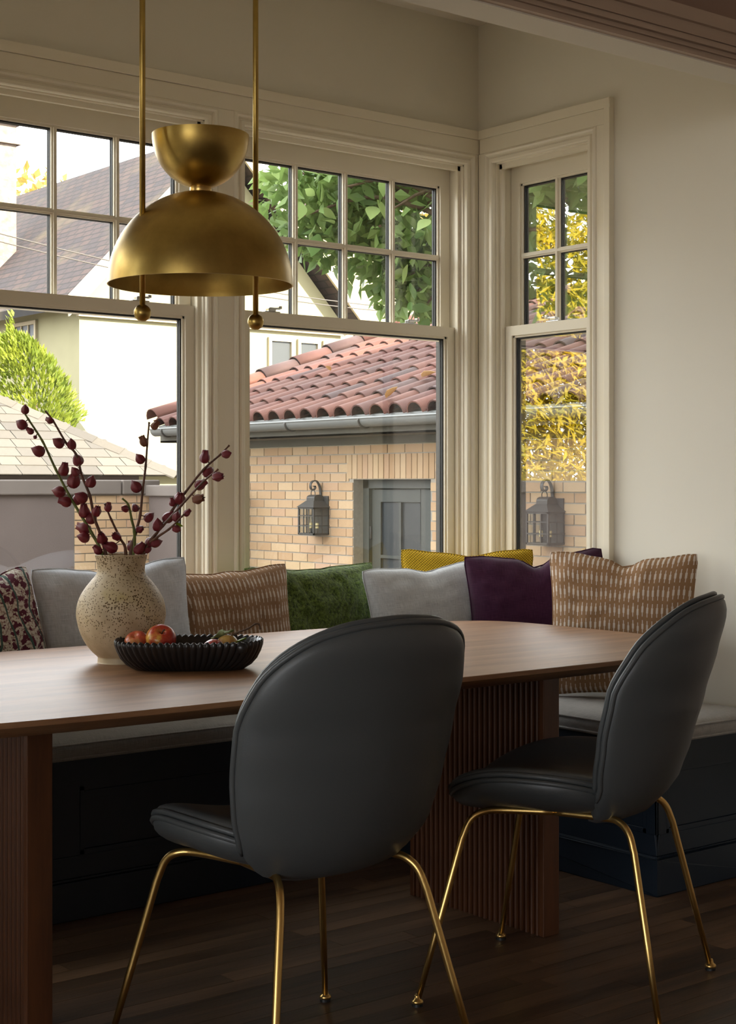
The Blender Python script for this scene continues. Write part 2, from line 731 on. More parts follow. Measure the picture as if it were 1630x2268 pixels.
# ------------------------------------------------------------------ room shell
XW, YW = 3.725, 4.04            # inner faces: right wall, window wall
XL = 0.495                      # left nook wall
TH = 0.13
SILL, HEAD = 0.70, 2.25         # window openings
WX = [(0.56, 1.50), (1.64, 2.58), (2.72, 3.655)]
NY = (3.50, 3.95)               # the narrow side windows
ZC = 2.75
YH0, YH1 = 2.57, 2.67           # header wall between kitchen and nook
ZH = 2.215


def struct(name, mb, mat, label=None, **kw):
    return tag(mb.build(name, mat, **kw), label, None, None, 'structure')


m = MB()
edges = [XL - TH] + [x for p in WX for x in p] + [XW + TH]
for i in range(0, len(edges), 2):
    m.box(edges[i], edges[i + 1], YW, YW + TH, -.9, ZC + .15)
for a, b in WX:
    m.box(a, b, YW, YW + TH, -.9, SILL)
    m.box(a, b, YW, YW + TH, HEAD, ZC + .15)
struct('wall_windows', m, M['wall'])
for nm, x0, x1 in (('wall_right', XW, XW + TH), ('wall_left', XL - TH, XL)):
    m = MB()
    m.box(x0, x1, YH0 - .1, NY[0], -.9, ZC + .15)
    m.box(x0, x1, NY[1], YW, -.9, ZC + .15)
    m.box(x0, x1, NY[0], NY[1], -.9, SILL)
    m.box(x0, x1, NY[0], NY[1], HEAD, ZC + .15)
    struct(nm, m, M['wall'])
m = MB()
m.box(XL, XW, YH1, YW, ZC, ZC + .15)
struct('ceiling_nook', m, M['ceil'])
# header over the nook opening, with its casing on the kitchen side
m = MB()
m.box(XL, XW, YH0, YH1, ZH, ZC + .15)
struct('wall_header', m, M['wall'])
m = MB()
m.box(XL - .12, XW, YH0 - .012, YH0, ZH + .004, ZH + .12)
m.box(XL - .12, XW, YH0 - .018, YH0 - .012, ZH + .004, ZH + .012)
m.box(XL - .12, XW, YH0 - .020, YH0 - .012, ZH + .020, ZH + .024)
m.box(XL - .12, XW, YH0 - .024, YH0 - .012, ZH + .034, ZH + .046)
m.box(XL - .12, XW, YH0 - .018, YH0 - .012, ZH + .054, ZH + .058)
m.box(XL - .12, XW, YH0 - .024, YH0 - .012, ZH + .086, ZH + .12)
struct('trim_header', m, M['shaded_header_trim'])
# kitchen shell
KX0, KX1, KY0, KZ = -4.2, 4.6, -3.4, 2.62
m = MB()
m.box(KX0, XL - TH, YH0, YH0 + .1, -.9, KZ + .2)
m.box(XW + TH, KX1, YH0, YH0 + .1, -.9, KZ + .2)
m.box(KX1, KX1 + .15, KY0, YH0 + .1, -.9, KZ + .2)
m.box(KX0, KX1, KY0 - .15, KY0, -.9, KZ + .2)
KW = (-2.8, 2.2, .45, 2.4)        # unseen window opening added in the left wall for fill light
m.box(KX0 - .15, KX0, KY0, KW[0], -.9, KZ + .2)
m.box(KX0 - .15, KX0, KW[1], YH0 + .1, -.9, KZ + .2)
m.box(KX0 - .15, KX0, KW[0], KW[1], -.9, KW[2])
m.box(KX0 - .15, KX0, KW[0], KW[1], KW[3], KZ + .2)
struct('wall_kitchen', m, M['kitchen'])
m = MB()
m.box(XL - .12, XW + .1, YH0 - .004, YH0, ZH + .12, KZ)
struct('wall_header_face', m, M['taupe'])
m = MB()
m.box(KX0 - .15, KX1 + .15, KY0 - .15, YH0, KZ, KZ + .2)
struct('ceiling', m, M['kitchen'])
# unseen upper storey and wing, shaped to shade the garage; roof over the nook
m = MB()
m.box(-9, 14, -6.5, YH0 + .1, ZC + .16, 7.4)
m.box(KX1 + .3, 14, -6.5, YH0 - .1, -.9, ZC + .16)
struct('wall_shading_storey', m, M['siding'])
m = MB()
m.box(XL - .35, XW + .35, YH1 + .02, YW + .4, ZC + .17, ZC + .3)
struct('ceiling_nook_roof', m, M['shingle_base'])

portal(((WX[0][0] + WX[2][1]) / 2, YW + TH + .02, (SILL + HEAD) / 2), (R(-90), 0, 0), WX[2][1] - WX[0][0], HEAD - SILL)
portal((XW + TH + .02, sum(NY) / 2, (SILL + HEAD) / 2), (R(90), 0, R(90)), NY[1] - NY[0], HEAD - SILL)
portal((XL - TH - .02, sum(NY) / 2, (SILL + HEAD) / 2), (R(90), 0, R(-90)), NY[1] - NY[0], HEAD - SILL)
portal((KX0 - .16, (KW[0] + KW[1]) / 2, (KW[2] + KW[3]) / 2), (R(90), 0, R(-90)), KW[1] - KW[0], KW[3] - KW[2])

# floor: base and strip-oak planks
m = MB()
m.box(KX0 - .15, KX1 + .15, KY0 - .15, YW + TH, -.9, -.012)
fl = struct('floor', m, M['floor_base'])
PW = .0605
pm = {}
for L in (.55, .75, .95, 1.15, 1.4):
    mb = MB().box(0, L - .0012, 0, PW - .0010, -.012, 0)
    me = mb.mesh('plank')
    me.materials.append(M['plank'])
    pm[L] = me
y = 1.55
while y < 3.62:
    x = 1.0 - random.random() * .6
    while x < 4.2:
        L = random.choice(list(pm))
        o = link('plank', pm[L], fl, .0)
        o.location = (x, y, random.uniform(-.0004, 0))
        x += L
    y += PW
m = MB()
m.box(KX0, KX1, KY0, 1.549, -.012, -.001)
tag(m.build('plank_field', M['plank'], fl), kind='stuff')


# ------------------------------------------------------------------ windows
def ring(mb, xf, a0, a1, z0, z1, prof):
    """mitred moulding round an opening: profile of (outward offset, protrusion)"""
    vs, fs = [], []
    for (o, p) in prof:
        for (a, z) in ((a0 - o, z0 - o), (a1 + o, z0 - o), (a1 + o, z1 + o), (a0 - o, z1 + o)):
            vs.append(xf(a, -p, z))
    for i in range(len(prof) - 1):
        for k in range(4):
            k2 = (k + 1) % 4
            fs.append((i * 4 + k, i * 4 + k2, (i + 1) * 4 + k2, (i + 1) * 4 + k))
    mb.add(vs, fs)


MOULD = [(0, -.002), (0, .016), (.003, .019), (.014, .019), (.017, .013), (.021, .013), (.026, .020), (.032, .0235), (.038, .020), (.0405, .017), (.0405, -.002)]


def lockpart(parent, xf, a, z, b):
    mb = MB()
    def f(x, y, zz): return xf(a + x, b + y, z + zz)
    mb.box(-.030, .030, .004, .028, 0, .005, f)
    mb.box(-.014, .014, .006, .026, .005, .016, f)
    mb.box(-.010, .034, .008, .018, .012, .018, f)
    mb.box(.026, .038, .006, .022, .014, .024, f)
    return mb.build('sash_lock', M['chrome'], parent, bevel=.002)


def window(idx, xf, a0, a1, cols, locks, glass):
    wn = bpy.data.objects.new('window_%d' % idx, None)
    C.objects.link(wn)
    tag(wn, kind='structure')
    # jambs: painted inside the sashes, dark bronze outside them
    mb = MB()
    j = .004
    for (p, q) in ((a0, a0 + j), (a1 - j, a1)):
        mb.box(p, q, -.001, .105, SILL, HEAD, xf)
    mb.box(a0, a1, -.001, .105, HEAD - j, HEAD, xf)
    # parting stops
    for (p, q) in ((a0 + j, a0 + .016), (a1 - .016, a1 - j)):
        mb.box(p, q, .014, .028, SILL, HEAD - j, xf)
    mb.box(a0 + j, a1 - j, .014, .028, HEAD - .020, HEAD - j, xf)
    mb.build('jamb', M['trim'], wn)
    mb = MB()
    for (p, q) in ((a0, a0 + .012), (a1 - .012, a1)):
        mb.box(p, q, .106, TH + .004, SILL, HEAD, xf)
    mb.box(a0, a1, .106, TH + .004, HEAD - .012, HEAD, xf)
    mb.box(a0, a1, .106, TH + .004, SILL, SILL + .012, xf)
    mb.build('exterior_frame', M['dark_frame'], wn)
    mb = MB()
    ring(mb, xf, a0, a1, SILL, HEAD, MOULD)
    mb.build('casing', M['trim'], wn)
    mb = MB().box(a0 - .02, a1 + .02, -.035, .03, SILL - .02, SILL + .006, xf)
    mb.build('stool', M['trim'], wn, bevel=.004)
    zm = 1.680

    def sash(name, b0, b1, z0, z1, st, top, bot, ncol, nrow):
        mb = MB()
        p0, p1 = a0 + .006, a1 - .006
        mb.box(p0, p0 + st, b0, b1, z0, z1, xf)
        mb.box(p1 - st, p1, b0, b1, z0, z1, xf)
        mb.box(p0 + st, p1 - st, b0, b1, z1 - top, z1, xf)
        mb.box(p0 + st, p1 - st, b0, b1, z0, z0 + bot, xf)
        # glazing bead step
        g0, g1, h0, h1 = p0 + st, p1 - st, z0 + bot, z1 - top
        e = .007
        mb.box(g0, g0 + e, b0 + .008, b1, h0, h1, xf)
        mb.box(g1 - e, g1, b0 + .008, b1, h0, h1, xf)
        mb.box(g0, g1, b0 + .008, b1, h0, h0 + e, xf)
        mb.box(g0, g1, b0 + .008, b1, h1 - e, h1, xf)
        so = mb.build(name, M['trim'], wn)
        g0, g1, h0, h1 = g0 + e, g1 - e, h0 + e, h1 - e
        pw, ph = (g1 - g0) / ncol, (h1 - h0) / nrow
        bm_ = (b0 + b1) / 2 + .006
        for i in range(ncol):
            for k in range(nrow):
                pb = MB().box(g0 + i * pw, g0 + (i + 1) * pw, bm_, bm_ + .003, h0 + k * ph, h0 + (k + 1) * ph, xf)
                pb.build('pane', glass, so)
        sp = MB()
        t = .0045
        for i in range(ncol):
            for k in range(nrow):
                c0, c1, d0, d1 = g0 + i * pw, g0 + (i + 1) * pw, h0 + k * ph, h0 + (k + 1) * ph
                mu = 0.006
                c0 += mu if i else 0
                c1 -= mu if i < ncol - 1 else 0
                d0 += mu if k else 0
                d1 -= mu if k < nrow - 1 else 0
                for bb in ((bm_ - .007, bm_ - .0005), (bm_ + .0035, bm_ + .011)):
                    sp.box(c0, c0 + t, *bb, d0, d1, xf)
                    sp.box(c1 - t, c1, *bb, d0, d1, xf)
                    sp.box(c0, c1, *bb, d1 - t, d1, xf)
        sp.build('spacer_bar', M['gasket'], so)
        for i in range(1, ncol):
            mm = MB().box(g0 + i * pw - .009, g0 + i * pw + .009, b0 + .008, bm_ - .0005, h0, h1, xf)
            mm.box(g0 + i * pw - .0045, g0 + i * pw + .0045, b0 + .001, b0 + .008, h0, h1, xf)
            mm.build('muntin', M['trim'], so)
        for k in range(1, nrow):
            mm = MB().box(g0, g1, b0 + .0085, bm_ - .0006, h0 + k * ph - .009, h0 + k * ph + .009, xf)
            mm.box(g0, g1, b0 + .0015, b0 + .0085, h0 + k * ph - .0045, h0 + k * ph + .0045, xf)
            mm.build('muntin', M['trim'], so)
        return so

    sash('upper_sash', .068, .102, zm - .045, HEAD - .004, .042, .066, .040, cols, 2)
    lo = sash('lower_sash', .030, .064, SILL + .006, zm, .042, .034, .06, 1, 1)
    for a in locks:
        lockpart(lo, xf, a, zm, .034)
    return wn


def xfY(a, b, z): return (a, YW + b, z)
def xfR(a, b, z): return (XW + b, a, z)
def xfL(a, b, z): return (XL - b, a, z)


window(1, xfY, *WX[0], 4, (.8, 1.26), M['glass'])
window(2, xfY, *WX[1], 4, (1.87, 2.38), M['glass'])
window(3, xfY, *WX[2], 4, (2.865, 3.45), M['glass'])
window(4, xfR, *NY, 2, (3.715,), M['glass_coated'])
window(5, xfL, *NY, 2, (3.73,), M['glass_coated'])

# flat boards of the casing between and above the windows
m = MB()
zt0, zt1 = HEAD + .040, 2.372
m.box(XL, XW, YW - .017, YW, zt0, zt1 - .031)
m.box(XL, XW, YW - .024, YW, zt1 - .031, zt1)
m.box(WX[0][1] + .040, WX[1][0] - .040, YW - .0165, YW, SILL, zt0)
m.box(WX[1][1] + .040, WX[2][0] - .040, YW - .0165, YW, SILL, zt0)
m.box(WX[2][1] + .040, XW - .015, YW - .0165, YW, SILL, zt0)
m.box(XL + .015, WX[0][0] - .040, YW - .0165, YW, SILL, zt0)
struct('trim_windows', m, M['trim'], bevel=.0015)
for i, (xf, lab) in enumerate(((xfR, 'trim_right'), (xfL, 'trim_left'))):
    m = MB()
    ye = NY[0] - .103
    m.box(ye + .026, YW - .025, -.017, 0, zt0, zt1 - .031, xf)
    m.box(ye, YW - .025, -.024, 0, zt1 - .031, zt1, xf)
    m.box(ye + .026, NY[0] - .040, -.0165, 0, SILL - .04, zt0, xf)
    m.box(ye, ye + .024, -.024, 0, SILL - .04, zt1 - .031, xf)
    m.box(NY[1] + .040, YW - .018, -.0165, 0, SILL, zt0, xf)
    struct(lab, m, M['trim'], bevel=.0015)

# ------------------------------------------------------------------ banquette
BXR, BYW, BYE = 3.256, 3.600, 2.812    # front faces and the end of the right leg
ZB = .415
bn = thing('banquette_bench', 'dark navy painted built-in corner bench base with recessed panels under the windows', 'bench', (BXR, BYW, 0))


def rel(mb, org):
    mb.v = [(p[0] - org[0], p[1] - org[1], p[2] - org[2]) for p in mb.v]
    return mb


ob = (BXR, BYW, 0)
m = MB()
m.box(XL + .01, XW - .002, BYW + .02, YW - .03, 0, ZB)
m.box(BXR + .02, XW - .03, BYE + .02, BYW + .02, 0, ZB)
rel(m, ob).build('carcass', M['navy'], bn)
m = MB()
m.box(XL + .01, BXR + .02, BYW + .004, BYW + .02, 0, .10)
m.box(BXR + .004, BXR + .02, BYE + .004, BYW + .02, 0, .10)
m.box(BXR + .004, XW - .002, BYE + .004, BYE + .02, 0, .10)
m.box(XL + .01, BXR + .02, BYW + .010, BYW + .02, .10, .108)
m.box(BXR + .010, BXR + .02, BYE + .010, BYW + .02, .10, .108)
m.box(BXR + .010, XW - .002, BYE + .010, BYE + .02, .10, .108)
rel(m, ob).build('skirting', M['navy'], bn, bevel=.003)


def panel_face(xf, a0, a1, n):
    """rails, stiles, and recessed panels on a bench face; b grows into the bench"""
    mb = MB()
    mb.box(a0, a1, .012, .02, .108, .165, xf)
    mb.box(a0, a1, .012, .02, ZB - .07, ZB, xf)
    pw = (a1 - a0) / n
    for i in range(n + 1):
        c = a0 + i * pw
        mb.box(max(a0, c - .04), min(a1, c + .04), .012, .02, .165, ZB - .07, xf)
    rel(mb, ob).build('face_frame', M['navy'], bn, bevel=.002)
    for i in range(n):
        p0 = a0 + i * pw + (.04)
        p1 = a0 + (i + 1) * pw - (.04)
        pm_ = MB()
        pm_.box(p0 + .014, p1 - .014, .018, .0215, .179, ZB - .084, xf)
        for q in ((p0, p0 + .014), (p1 - .014, p1)):
            pm_.box(*q, .014, .0205, .165, ZB - .07, xf)
        pm_.box(p0, p1, .014, .0205, .165, .179, xf)
        pm_.box(p0, p1, .014, .0205, ZB - .084, ZB - .07, xf)
        rel(pm_, ob).build('panel', M['navy'], bn, bevel=.002)


panel_face(lambda a, b, z: (a, BYW + b, z), XL + .01, BXR + .012, 4)
panel_face(lambda a, b, z: (BXR + b, a, z), BYE + .012, BYW + .012, 1)
panel_face(lambda a, b, z: (a, BYE + b, z), BXR + .012, XW - .002, 1)


def rcushion(name, label, x0, x1, y0, y1, z0, z1, r=.03, mat='seat_linen'):
    """box cushion with rounded vertical corners, crowned top and piping"""
    cx, cy = (x0 + x1) / 2, (y0 + y1) / 2
    hx, hy = (x1 - x0) / 2, (y1 - y0) / 2
    o = thing(name, label, 'cushion', (cx, cy, z0))
    h = z1 - z0
    def outline(ins, k=6):
        pts = []
        rr = max(.004, r - ins * .5)
        for (sx, sy, q0) in ((1, 1, 0), (-1, 1, 90), (-1, -1, 180), (1, -1, 270)):
            for i in range(k + 1):
                q = R(q0 + 90 * i / k)
                pts.append((sx * (hx - ins - rr) + rr * cos(q), sy * (hy - ins - rr) + rr * sin(q)))
        return pts
    lv = [(.012, 0.), (.003, .006), (.0, .02), (-.002, h * .5), (0., h - .026), (.004, h - .016), (.02, h - .005), (.06, h + .002), (.12, h + .005)]
    rings = [[(x, y, z) for x, y in outline(i)] for i, z in lv]
    n = len(rings[0])
    mb = MB()
    vs = [p for rg in rings for p in rg]
    fs = [(i * n + k, i * n + (k + 1) % n, (i + 1) * n + (k + 1) % n, (i + 1) * n + k) for i in range(len(rings) - 1) for k in range(n)]
    fs += [tuple(reversed(range(n))), tuple(range((len(rings) - 1) * n, len(rings) * n))]
    mb.add(vs, fs)
    mb.uv = [((p[0] + cx) * 2.2, (p[1] + p[2]) * 2.2) for p in mb.v]
    mb.build('pad', M[mat], o, smooth=True)
    for zz, ins in ((h - .017, .000), (.008, .001)):
        pts = [(x, y, zz) for x, y in outline(ins)]
        t = MB().tube(pts + [pts[0]], .0032, 6)
        t.uv = [(p[0] * 2.2, p[1] * 2.2) for p in t.v]
        t.build('piping', M[mat], o, smooth=True)
    return o


rcushion('bench_cushion', 'long grey linen seat cushion on the bench below the windows, behind the table', XL + .02, BXR - .012, BYW - .012, YW - .036, ZB + .001, .476)
rcushion('bench_cushion', 'short grey linen seat cushion on the bench along the right wall', BXR - .008, XW - .004, BYE - .012, YW - .036, ZB + .001, .476)


# ------------------------------------------------------------------ throw pillows
def pillow(name, label, mat, loc, yaw, w, h, t, lean=12, roll=0., dent=.0, seed=0, n=44, nz=.005, sag=.0, group='throw pillows on the corner bench'):
    """loc: middle of the bottom edge; yaw: direction the face looks (deg from +X)"""
    mb = MB()
    vs, uv, fs = [], [], []
    rnd = Vector((seed * 3.1, seed * 1.7, seed))

    def pt(u, v, side):
        rc = 1 - .035 * (u * u * v * v) ** 6
        eu = (1 - .085 * (1 - v * v)) * rc
        ev = (1 - .095 * (1 - u * u)) * rc
        x = u * w / 2 * eu
        z = v * h / 2 * ev
        if v > 0:
            z -= dent * math.exp(-((u - .05) / .20) ** 2) * v ** 3 + .006 * v ** 6 * mnoise.noise(Vector((u * 3.3, 0, 0)) + rnd)
            z -= sag * (1 - u) * .5 * v ** 2
        th = t / 2 * max(0., (1 - u ** 4) * (1 - v ** 4)) ** .55 * (1 - .18 * (abs(u) * abs(v)))
        th *= 1 - .5 * dent / .05 * math.exp(-(u / .3) ** 2) * max(0, v) ** 2 if dent else 1
        nn = mnoise.noise(Vector((x * 9, z * 9, side * 2.)) + rnd) * nz * 1.5 + mnoise.noise(Vector((x * 26, z * 26, side * 2.)) + rnd) * nz
        edge = min(1, (1 - abs(u)) * 5) * min(1, (1 - abs(v)) * 5)
        return (x, side * (th + nn * edge), z + h / 2)

    for side in (-1, 1):
        base = len(vs)
        for i in range(n + 1):
            for k in range(n + 1):
                u = -1 + 2 * i / n
                v = -1 + 2 * k / n
                u, v = (abs(u) ** .8) * (1 if u > 0 else -1), (abs(v) ** .8) * (1 if v > 0 else -1)
                vs.append(pt(u, v, side))
                uv.append(((u + 1) / 2, (v + 1) / 2))
        for i in range(n):
            for k in range(n):
                q = (base + i * (n + 1) + k, base + (i + 1) * (n + 1) + k, base + (i + 1) * (n + 1) + k + 1, base + i * (n + 1) + k + 1)
                fs.append(q if side < 0 else tuple(reversed(q)))
    mb.add(vs, fs)
    mb.uv = uv
    o = thing(name, label, 'pillow', loc, 0, group)
    o.rotation_mode = 'XYZ'
    rot = Matrix.Rotation(R(yaw + 90), 4, 'Z') @ Matrix.Rotation(R(-lean), 4, 'X') @ Matrix.Rotation(R(roll), 4, 'Y')
    o.rotation_euler = rot.to_euler()
    mb.build('cover', M[mat], o, smooth=True)
    # knife-edge seam round the cover
    per = []
    for (u0, v0, u1, v1) in ((-1, -1, 1, -1), (1, -1, 1, 1), (1, 1, -1, 1), (-1, 1, -1, -1)):
        for i in range(14):
            f = i / 14
            per.append(pt(u0 + (u1 - u0) * f, v0 + (v1 - v0) * f, 1))
    per = [(p[0], 0, p[2]) for p in per]
    sm = MB().tube(per + [per[0]], .0028, 6)
    sm.uv = [(.5 + p[0] / w, p[2] / h) for p in sm.v]
    sm.build('seam', M[mat], o, smooth=True)
    return o


ZS = .484
pillow('throw_pillow', 'burgundy floral block-print pillow at the far left beside the vase', 'floral', (1.715, 3.65, ZS), -76, .46, .42, .15, 13, -7, seed=1)
pillow('throw_pillow', 'pale blue-grey linen pillow directly behind the vase', 'linen2', (2.125, 3.71, ZS), -88, .50, .44, .12, 9, -2, .03, seed=2)
pillow('throw_pillow', 'light tan pillow with white ikat dashes, between the vase and the green pillow', 'ikat', (2.535, 3.79, ZS), -88, .48, .405, .12, 8, -2, 0., seed=3)
pillow('throw_pillow', 'forest green boucle pillow leaning on the window bench', 'boucle', (2.90, 3.835, ZS), -86, .54, .405, .12, 12, 0, .0, seed=4, nz=.010, n=60, sag=.0)
pillow('throw_pillow', 'pale grey linen pillow between the green pillow and the plum pillow', 'linen', (3.25, 3.70, ZS), -100, .47, .40, .13, 10, -3, .014, seed=5)
pillow('throw_pillow', 'mustard yellow woven pillow in the corner behind the pale grey one', 'mustard', (3.465, 3.81, ZS), -128, .45, .435, .11, 4, 0, .012, seed=6)
pillow('throw_pillow', 'plum purple wool pillow in front of the mustard one by the narrow window', 'plum', (3.492, 3.49, ZS), -130, .45, .435, .12, 6, -3.5, .034, seed=7)
pillow('throw_pillow', 'large brown pillow with white ikat dashes against the right wall', 'ikat2', (3.495, 3.165, ZS), -150, .46, .445, .14, 5, 0, .028, seed=8, nz=.006)


# ------------------------------------------------------------------ dining table
TC = (2.06, 2.98)
table = thing('dining_table', 'long walnut dining table with rounded corners on two fluted slab legs', 'table', (TC[0], TC[1], 0))


def tout(hx, hy, n=96, p=7.):
    pts = []
    for k in range(n):
        q = 2 * pi * k / n
        c, s = cos(q), sin(q)
        x = hx * abs(c) ** (2 / p) * (1 if c >= 0 else -1)
        yy = hy * abs(s) ** (2 / p) * (1 if s >= 0 else -1)
        yy *= 1 - .035 * (x / hx) ** 2
        x *= 1 - .012 * (yy / hy) ** 2
        pts.append((x, yy))
    return pts


ZT = .72
lv = [(.0015, ZT), (0, ZT - .0015), (.0, ZT - .010), (.002, ZT - .012), (.06, ZT - .036), (.075, ZT - .038)]
mb = MB()
rg = [[(x, yy, z) for x, yy in tout(1.172 - i, .540 - i)] for i, z in lv]
n = len(rg[0])
mb.add([p for r_ in rg for p in r_], [(i * n + k, i * n + (k + 1) % n, (i + 1) * n + (k + 1) % n, (i + 1) * n + k) for i in range(len(rg) - 1) for k in range(n)] + [tuple(range(n)), tuple(reversed(range((len(rg) - 1) * n, len(rg) * n)))])
mb.build('tabletop', M['walnut'], table, auto=25)
m = MB().box(-.66, .66, -.05, .05, ZT - .085, ZT - .038)
m.build('support_rail', M['walnut_v'], table, bevel=.004)
# fluted slabs
slat = MB()
slat.poly([(-.0056, 0), (-.0056, .009), (-.0036, .0130), (0, .0145), (.0036, .0130), (.0056, .009), (.0056, 0)], lambda a, b: (b, a, 0), lambda a, b: (b, a, ZT - .040))
slm = slat.mesh('slat', False)
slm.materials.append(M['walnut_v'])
for x0 in (-.714, .686):
    px0 = x0 + .012
    m = MB()
    m.box(px0 + .004, px0 + .028, -.237, .273, 0, ZT - .039)
    m.box(px0 - .011, px0 + .044, -.240, -.224, 0, ZT - .039)
    m.box(px0 - .011, px0 + .044, .260, .276, 0, ZT - .039)
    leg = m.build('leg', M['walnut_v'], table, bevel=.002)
    N = 25
    for i in range(N):
        yy = -.2135 + i * (.463 / (N - 1))
        a = link('slat', slm, leg)
        a.location = (px0 + .004, yy, 0)
        a.rotation_euler = (0, 0, 0)
        a.scale = (-1, 1, 1)
        b = link('slat', slm, leg)
        b.location = (px0 + .028, yy, 0)


# ------------------------------------------------------------------ chairs
SPINE = [(.392, -.040), (.402, -.095), (.415, -.140), (.44, -.185), (.50, -.228), (.58, -.255), (.68, -.283), (.78, -.312), (.86, -.338), (.90, -.350)]
HALF = [(.396, .0), (.402, .09), (.418, .145), (.445, .188), (.49, .214), (.56, .232), (.65, .242), (.73, .243), (.79, .228), (.83, .202), (.86, .162), (.88, .100), (.887, .0)]
SEAT = [(.247, 0.), (.243, .10), (.228, .160), (.195, .202), (.14, .232), (.07, .248), (0., .250), (-.06, .240), (-.10, .218), (-.135, .175), (-.16, .10), (-.168, 0.)]


def resample(pts, n):
    P = [Vector((a, b)) for a, b in pts]
    L = [0]
    for a, b in zip(P, P[1:]):
        L.append(L[-1] + (b - a).length)
    out = []
    for i in range(n):
        s = L[-1] * i / n
        k = max(j for j in range(len(L)) if L[j] <= s + 1e-9)
        k = min(k, len(P) - 2)
        f = (s - L[k]) / (L[k + 1] - L[k])
        out.append(P[k].lerp(P[k + 1], f))
    return out


def closed(half, n=96):
    """half: list of (t, halfwidth) -> smooth closed outline of (x, t)"""
    pts = [(hw, t) for t, hw in half] + [(-hw, t) for t, hw in reversed(half[1:-1])]
    pts.append(pts[0])
    r0 = resample(pts, n)
    for _ in range(3):
        r0 = [(r0[i - 1] + r0[i] * 2 + r0[(i + 1) % n]) / 4 for i in range(n)]
    return r0


def shell(outline, center, fpos, offs, nr=12):
    """lens-shaped padded shell: fpos(x,t) mid surface, offs(r,side) thickness, along fpos's own normal"""
    n = len(outline)
    ce = Vector(center)

    def nrm(x, t):
        e = .004
        a = Vector(fpos(x + e, t)) - Vector(fpos(x - e, t))
        b = Vector(fpos(x, t + e)) - Vector(fpos(x, t - e))
        return a.cross(b).normalized()

    vs, fs = [], []
    layers = []
    for side in (1, -1):
        rs = [i / nr for i in range(nr + 1)]
        rs = [1 - (1 - r) ** 1.7 for r in rs]
        lay = []
        for r in rs:
            row = []
            for p in outline:
                q = ce.lerp(p, max(r, .001))
                pos = Vector(fpos(q.x, q.y)) + nrm(q.x, q.y) * offs(r, side)
                row.append(len(vs))
                vs.append(pos)
            lay.append(row)
        layers.append(lay)
    for s, lay in enumerate(layers):
        for i in range(len(lay) - 1):
            for k in range(n):
                q = (lay[i][k], lay[i][(k + 1) % n], lay[i + 1][(k + 1) % n], lay[i + 1][k])
                fs.append(q if s == 0 else tuple(reversed(q)))
    for k in range(n):
        fs.append((layers[0][-1][k], layers[0][-1][(k + 1) % n], layers[1][-1][(k + 1) % n], layers[1][-1][k]))
    mb = MB()
    mb.add(vs, fs)
    return mb, nrm


def build_chair(label, loc, rz):
    ch = thing('dining_chair', label, 'chair', loc, rz, 'shell dining chairs at the table')
    # back: mid surface as a function of x and height t
    def fb(x, t):
        return (x, interp(SPINE, t) + .022 + 1.75 * x * x * (1 - .25 * max(0, (t - .7) / .2)), t)
    ob_ = closed(HALF)
    mb, nb = shell(ob_, (0, .65), fb, lambda r, s: (-.030 if s > 0 else .026) * max(0, 1 - r ** 5) ** .5 + (-.010 if s > 0 else .010))
    back = mb.build('backrest', M['leather'], ch, smooth=True)
    for off in (-.0085, .0085):
        pts = [Vector(fb(p.x, p.y)) + nb(p.x, p.y) * off for p in ob_]
        pts = [p + (p - Vector((0, p.y, .65))).normalized() * .002 for p in pts]
        k0 = min(range(len(pts)), key=lambda i: pts[i].z)
        pts = [p for p in pts[k0:] + pts[:k0] if p.z > .452]
        MB().tube(pts, [.003] + [.0062] * (len(pts) - 2) + [.003], 7).build('piping', M['leather'], back, smooth=True)

    # seat: mid surface as a function of x and forward distance t
    def fs_(x, t):
        z = .455 + .85 * x * x
        if t > .06:
            z -= .9 * (t - .06) ** 2
        if t < -.08:
            z -= .6 * (t + .08) ** 2
        return (x, t, z)
    os_ = closed(SEAT)
    mb, ns = shell(os_, (0, .02), fs_, lambda r, s: ((.026 if s > 0 else -.040) * max(0, 1 - r ** 4) ** .5 + (.013 if s > 0 else -.013)))
    seat = mb.build('seat', M['leather'], ch, smooth=True)
    for off in (-.006, .006):
        pts = [Vector(fs_(p.x, p.y)) + ns(p.x, p.y) * off for p in os_]
        pts = [p + Vector((p.x, p.y - .02, 0)).normalized() * .002 for p in pts]
        MB().tube(pts + [pts[0]], .0062, 7).build('piping', M['leather'], seat, smooth=True)
    # brass legs: each a tube that bends under the seat into half a side rail
    zr = .415
    for sx in (-1, 1):
        fr = [(sx * .270, .2625, .008), (sx * .200, .186, zr - .06), (sx * .190, .172, zr - .022), (sx * .178, .150, zr - .004), (sx * .155, .115, zr), (sx * .125, 0, zr)]
        rr = [(sx * .2425, -.2625, .008), (sx * .172, -.190, zr - .062), (sx * .162, -.176, zr - .024), (sx * .150, -.152, zr - .004), (sx * .138, -.115, zr), (sx * .125, 0, zr)]
        for P in (fr, rr):
            pts = [Vector(P[0])] + [Vector(P[0]).lerp(Vector(P[1]), f) for f in (.5,)] + smoothc(P[1:], 5)
            lg = MB().tube(pts, [.0062] + [.0078] * (len(pts) - 1), 12).build('leg', M['brass_leg'], ch, smooth=True)
            f = P[0]
            g = MB().lathe([(.005, .026), (.0065, .022), (.0075, .016), (.0125, .013), (.0135, .009), (.012, .006)], 16, (f[0], f[1], 0))
            g.build('foot_cap', M['brass_leg'], lg, smooth=True)
            MB().lathe([(.0115, .0065), (.012, .0)], 16, (f[0], f[1], 0)).build('glide', M['gasket'], lg)
    for yy, xx in ((.115, .155), (-.115, .138)):
        MB().tube([(-xx, yy, zr), (0, yy, zr - .004), (xx, yy, zr)], .0072, 10).build('cross_bar', M['brass_leg'], ch, smooth=True)
    return ch


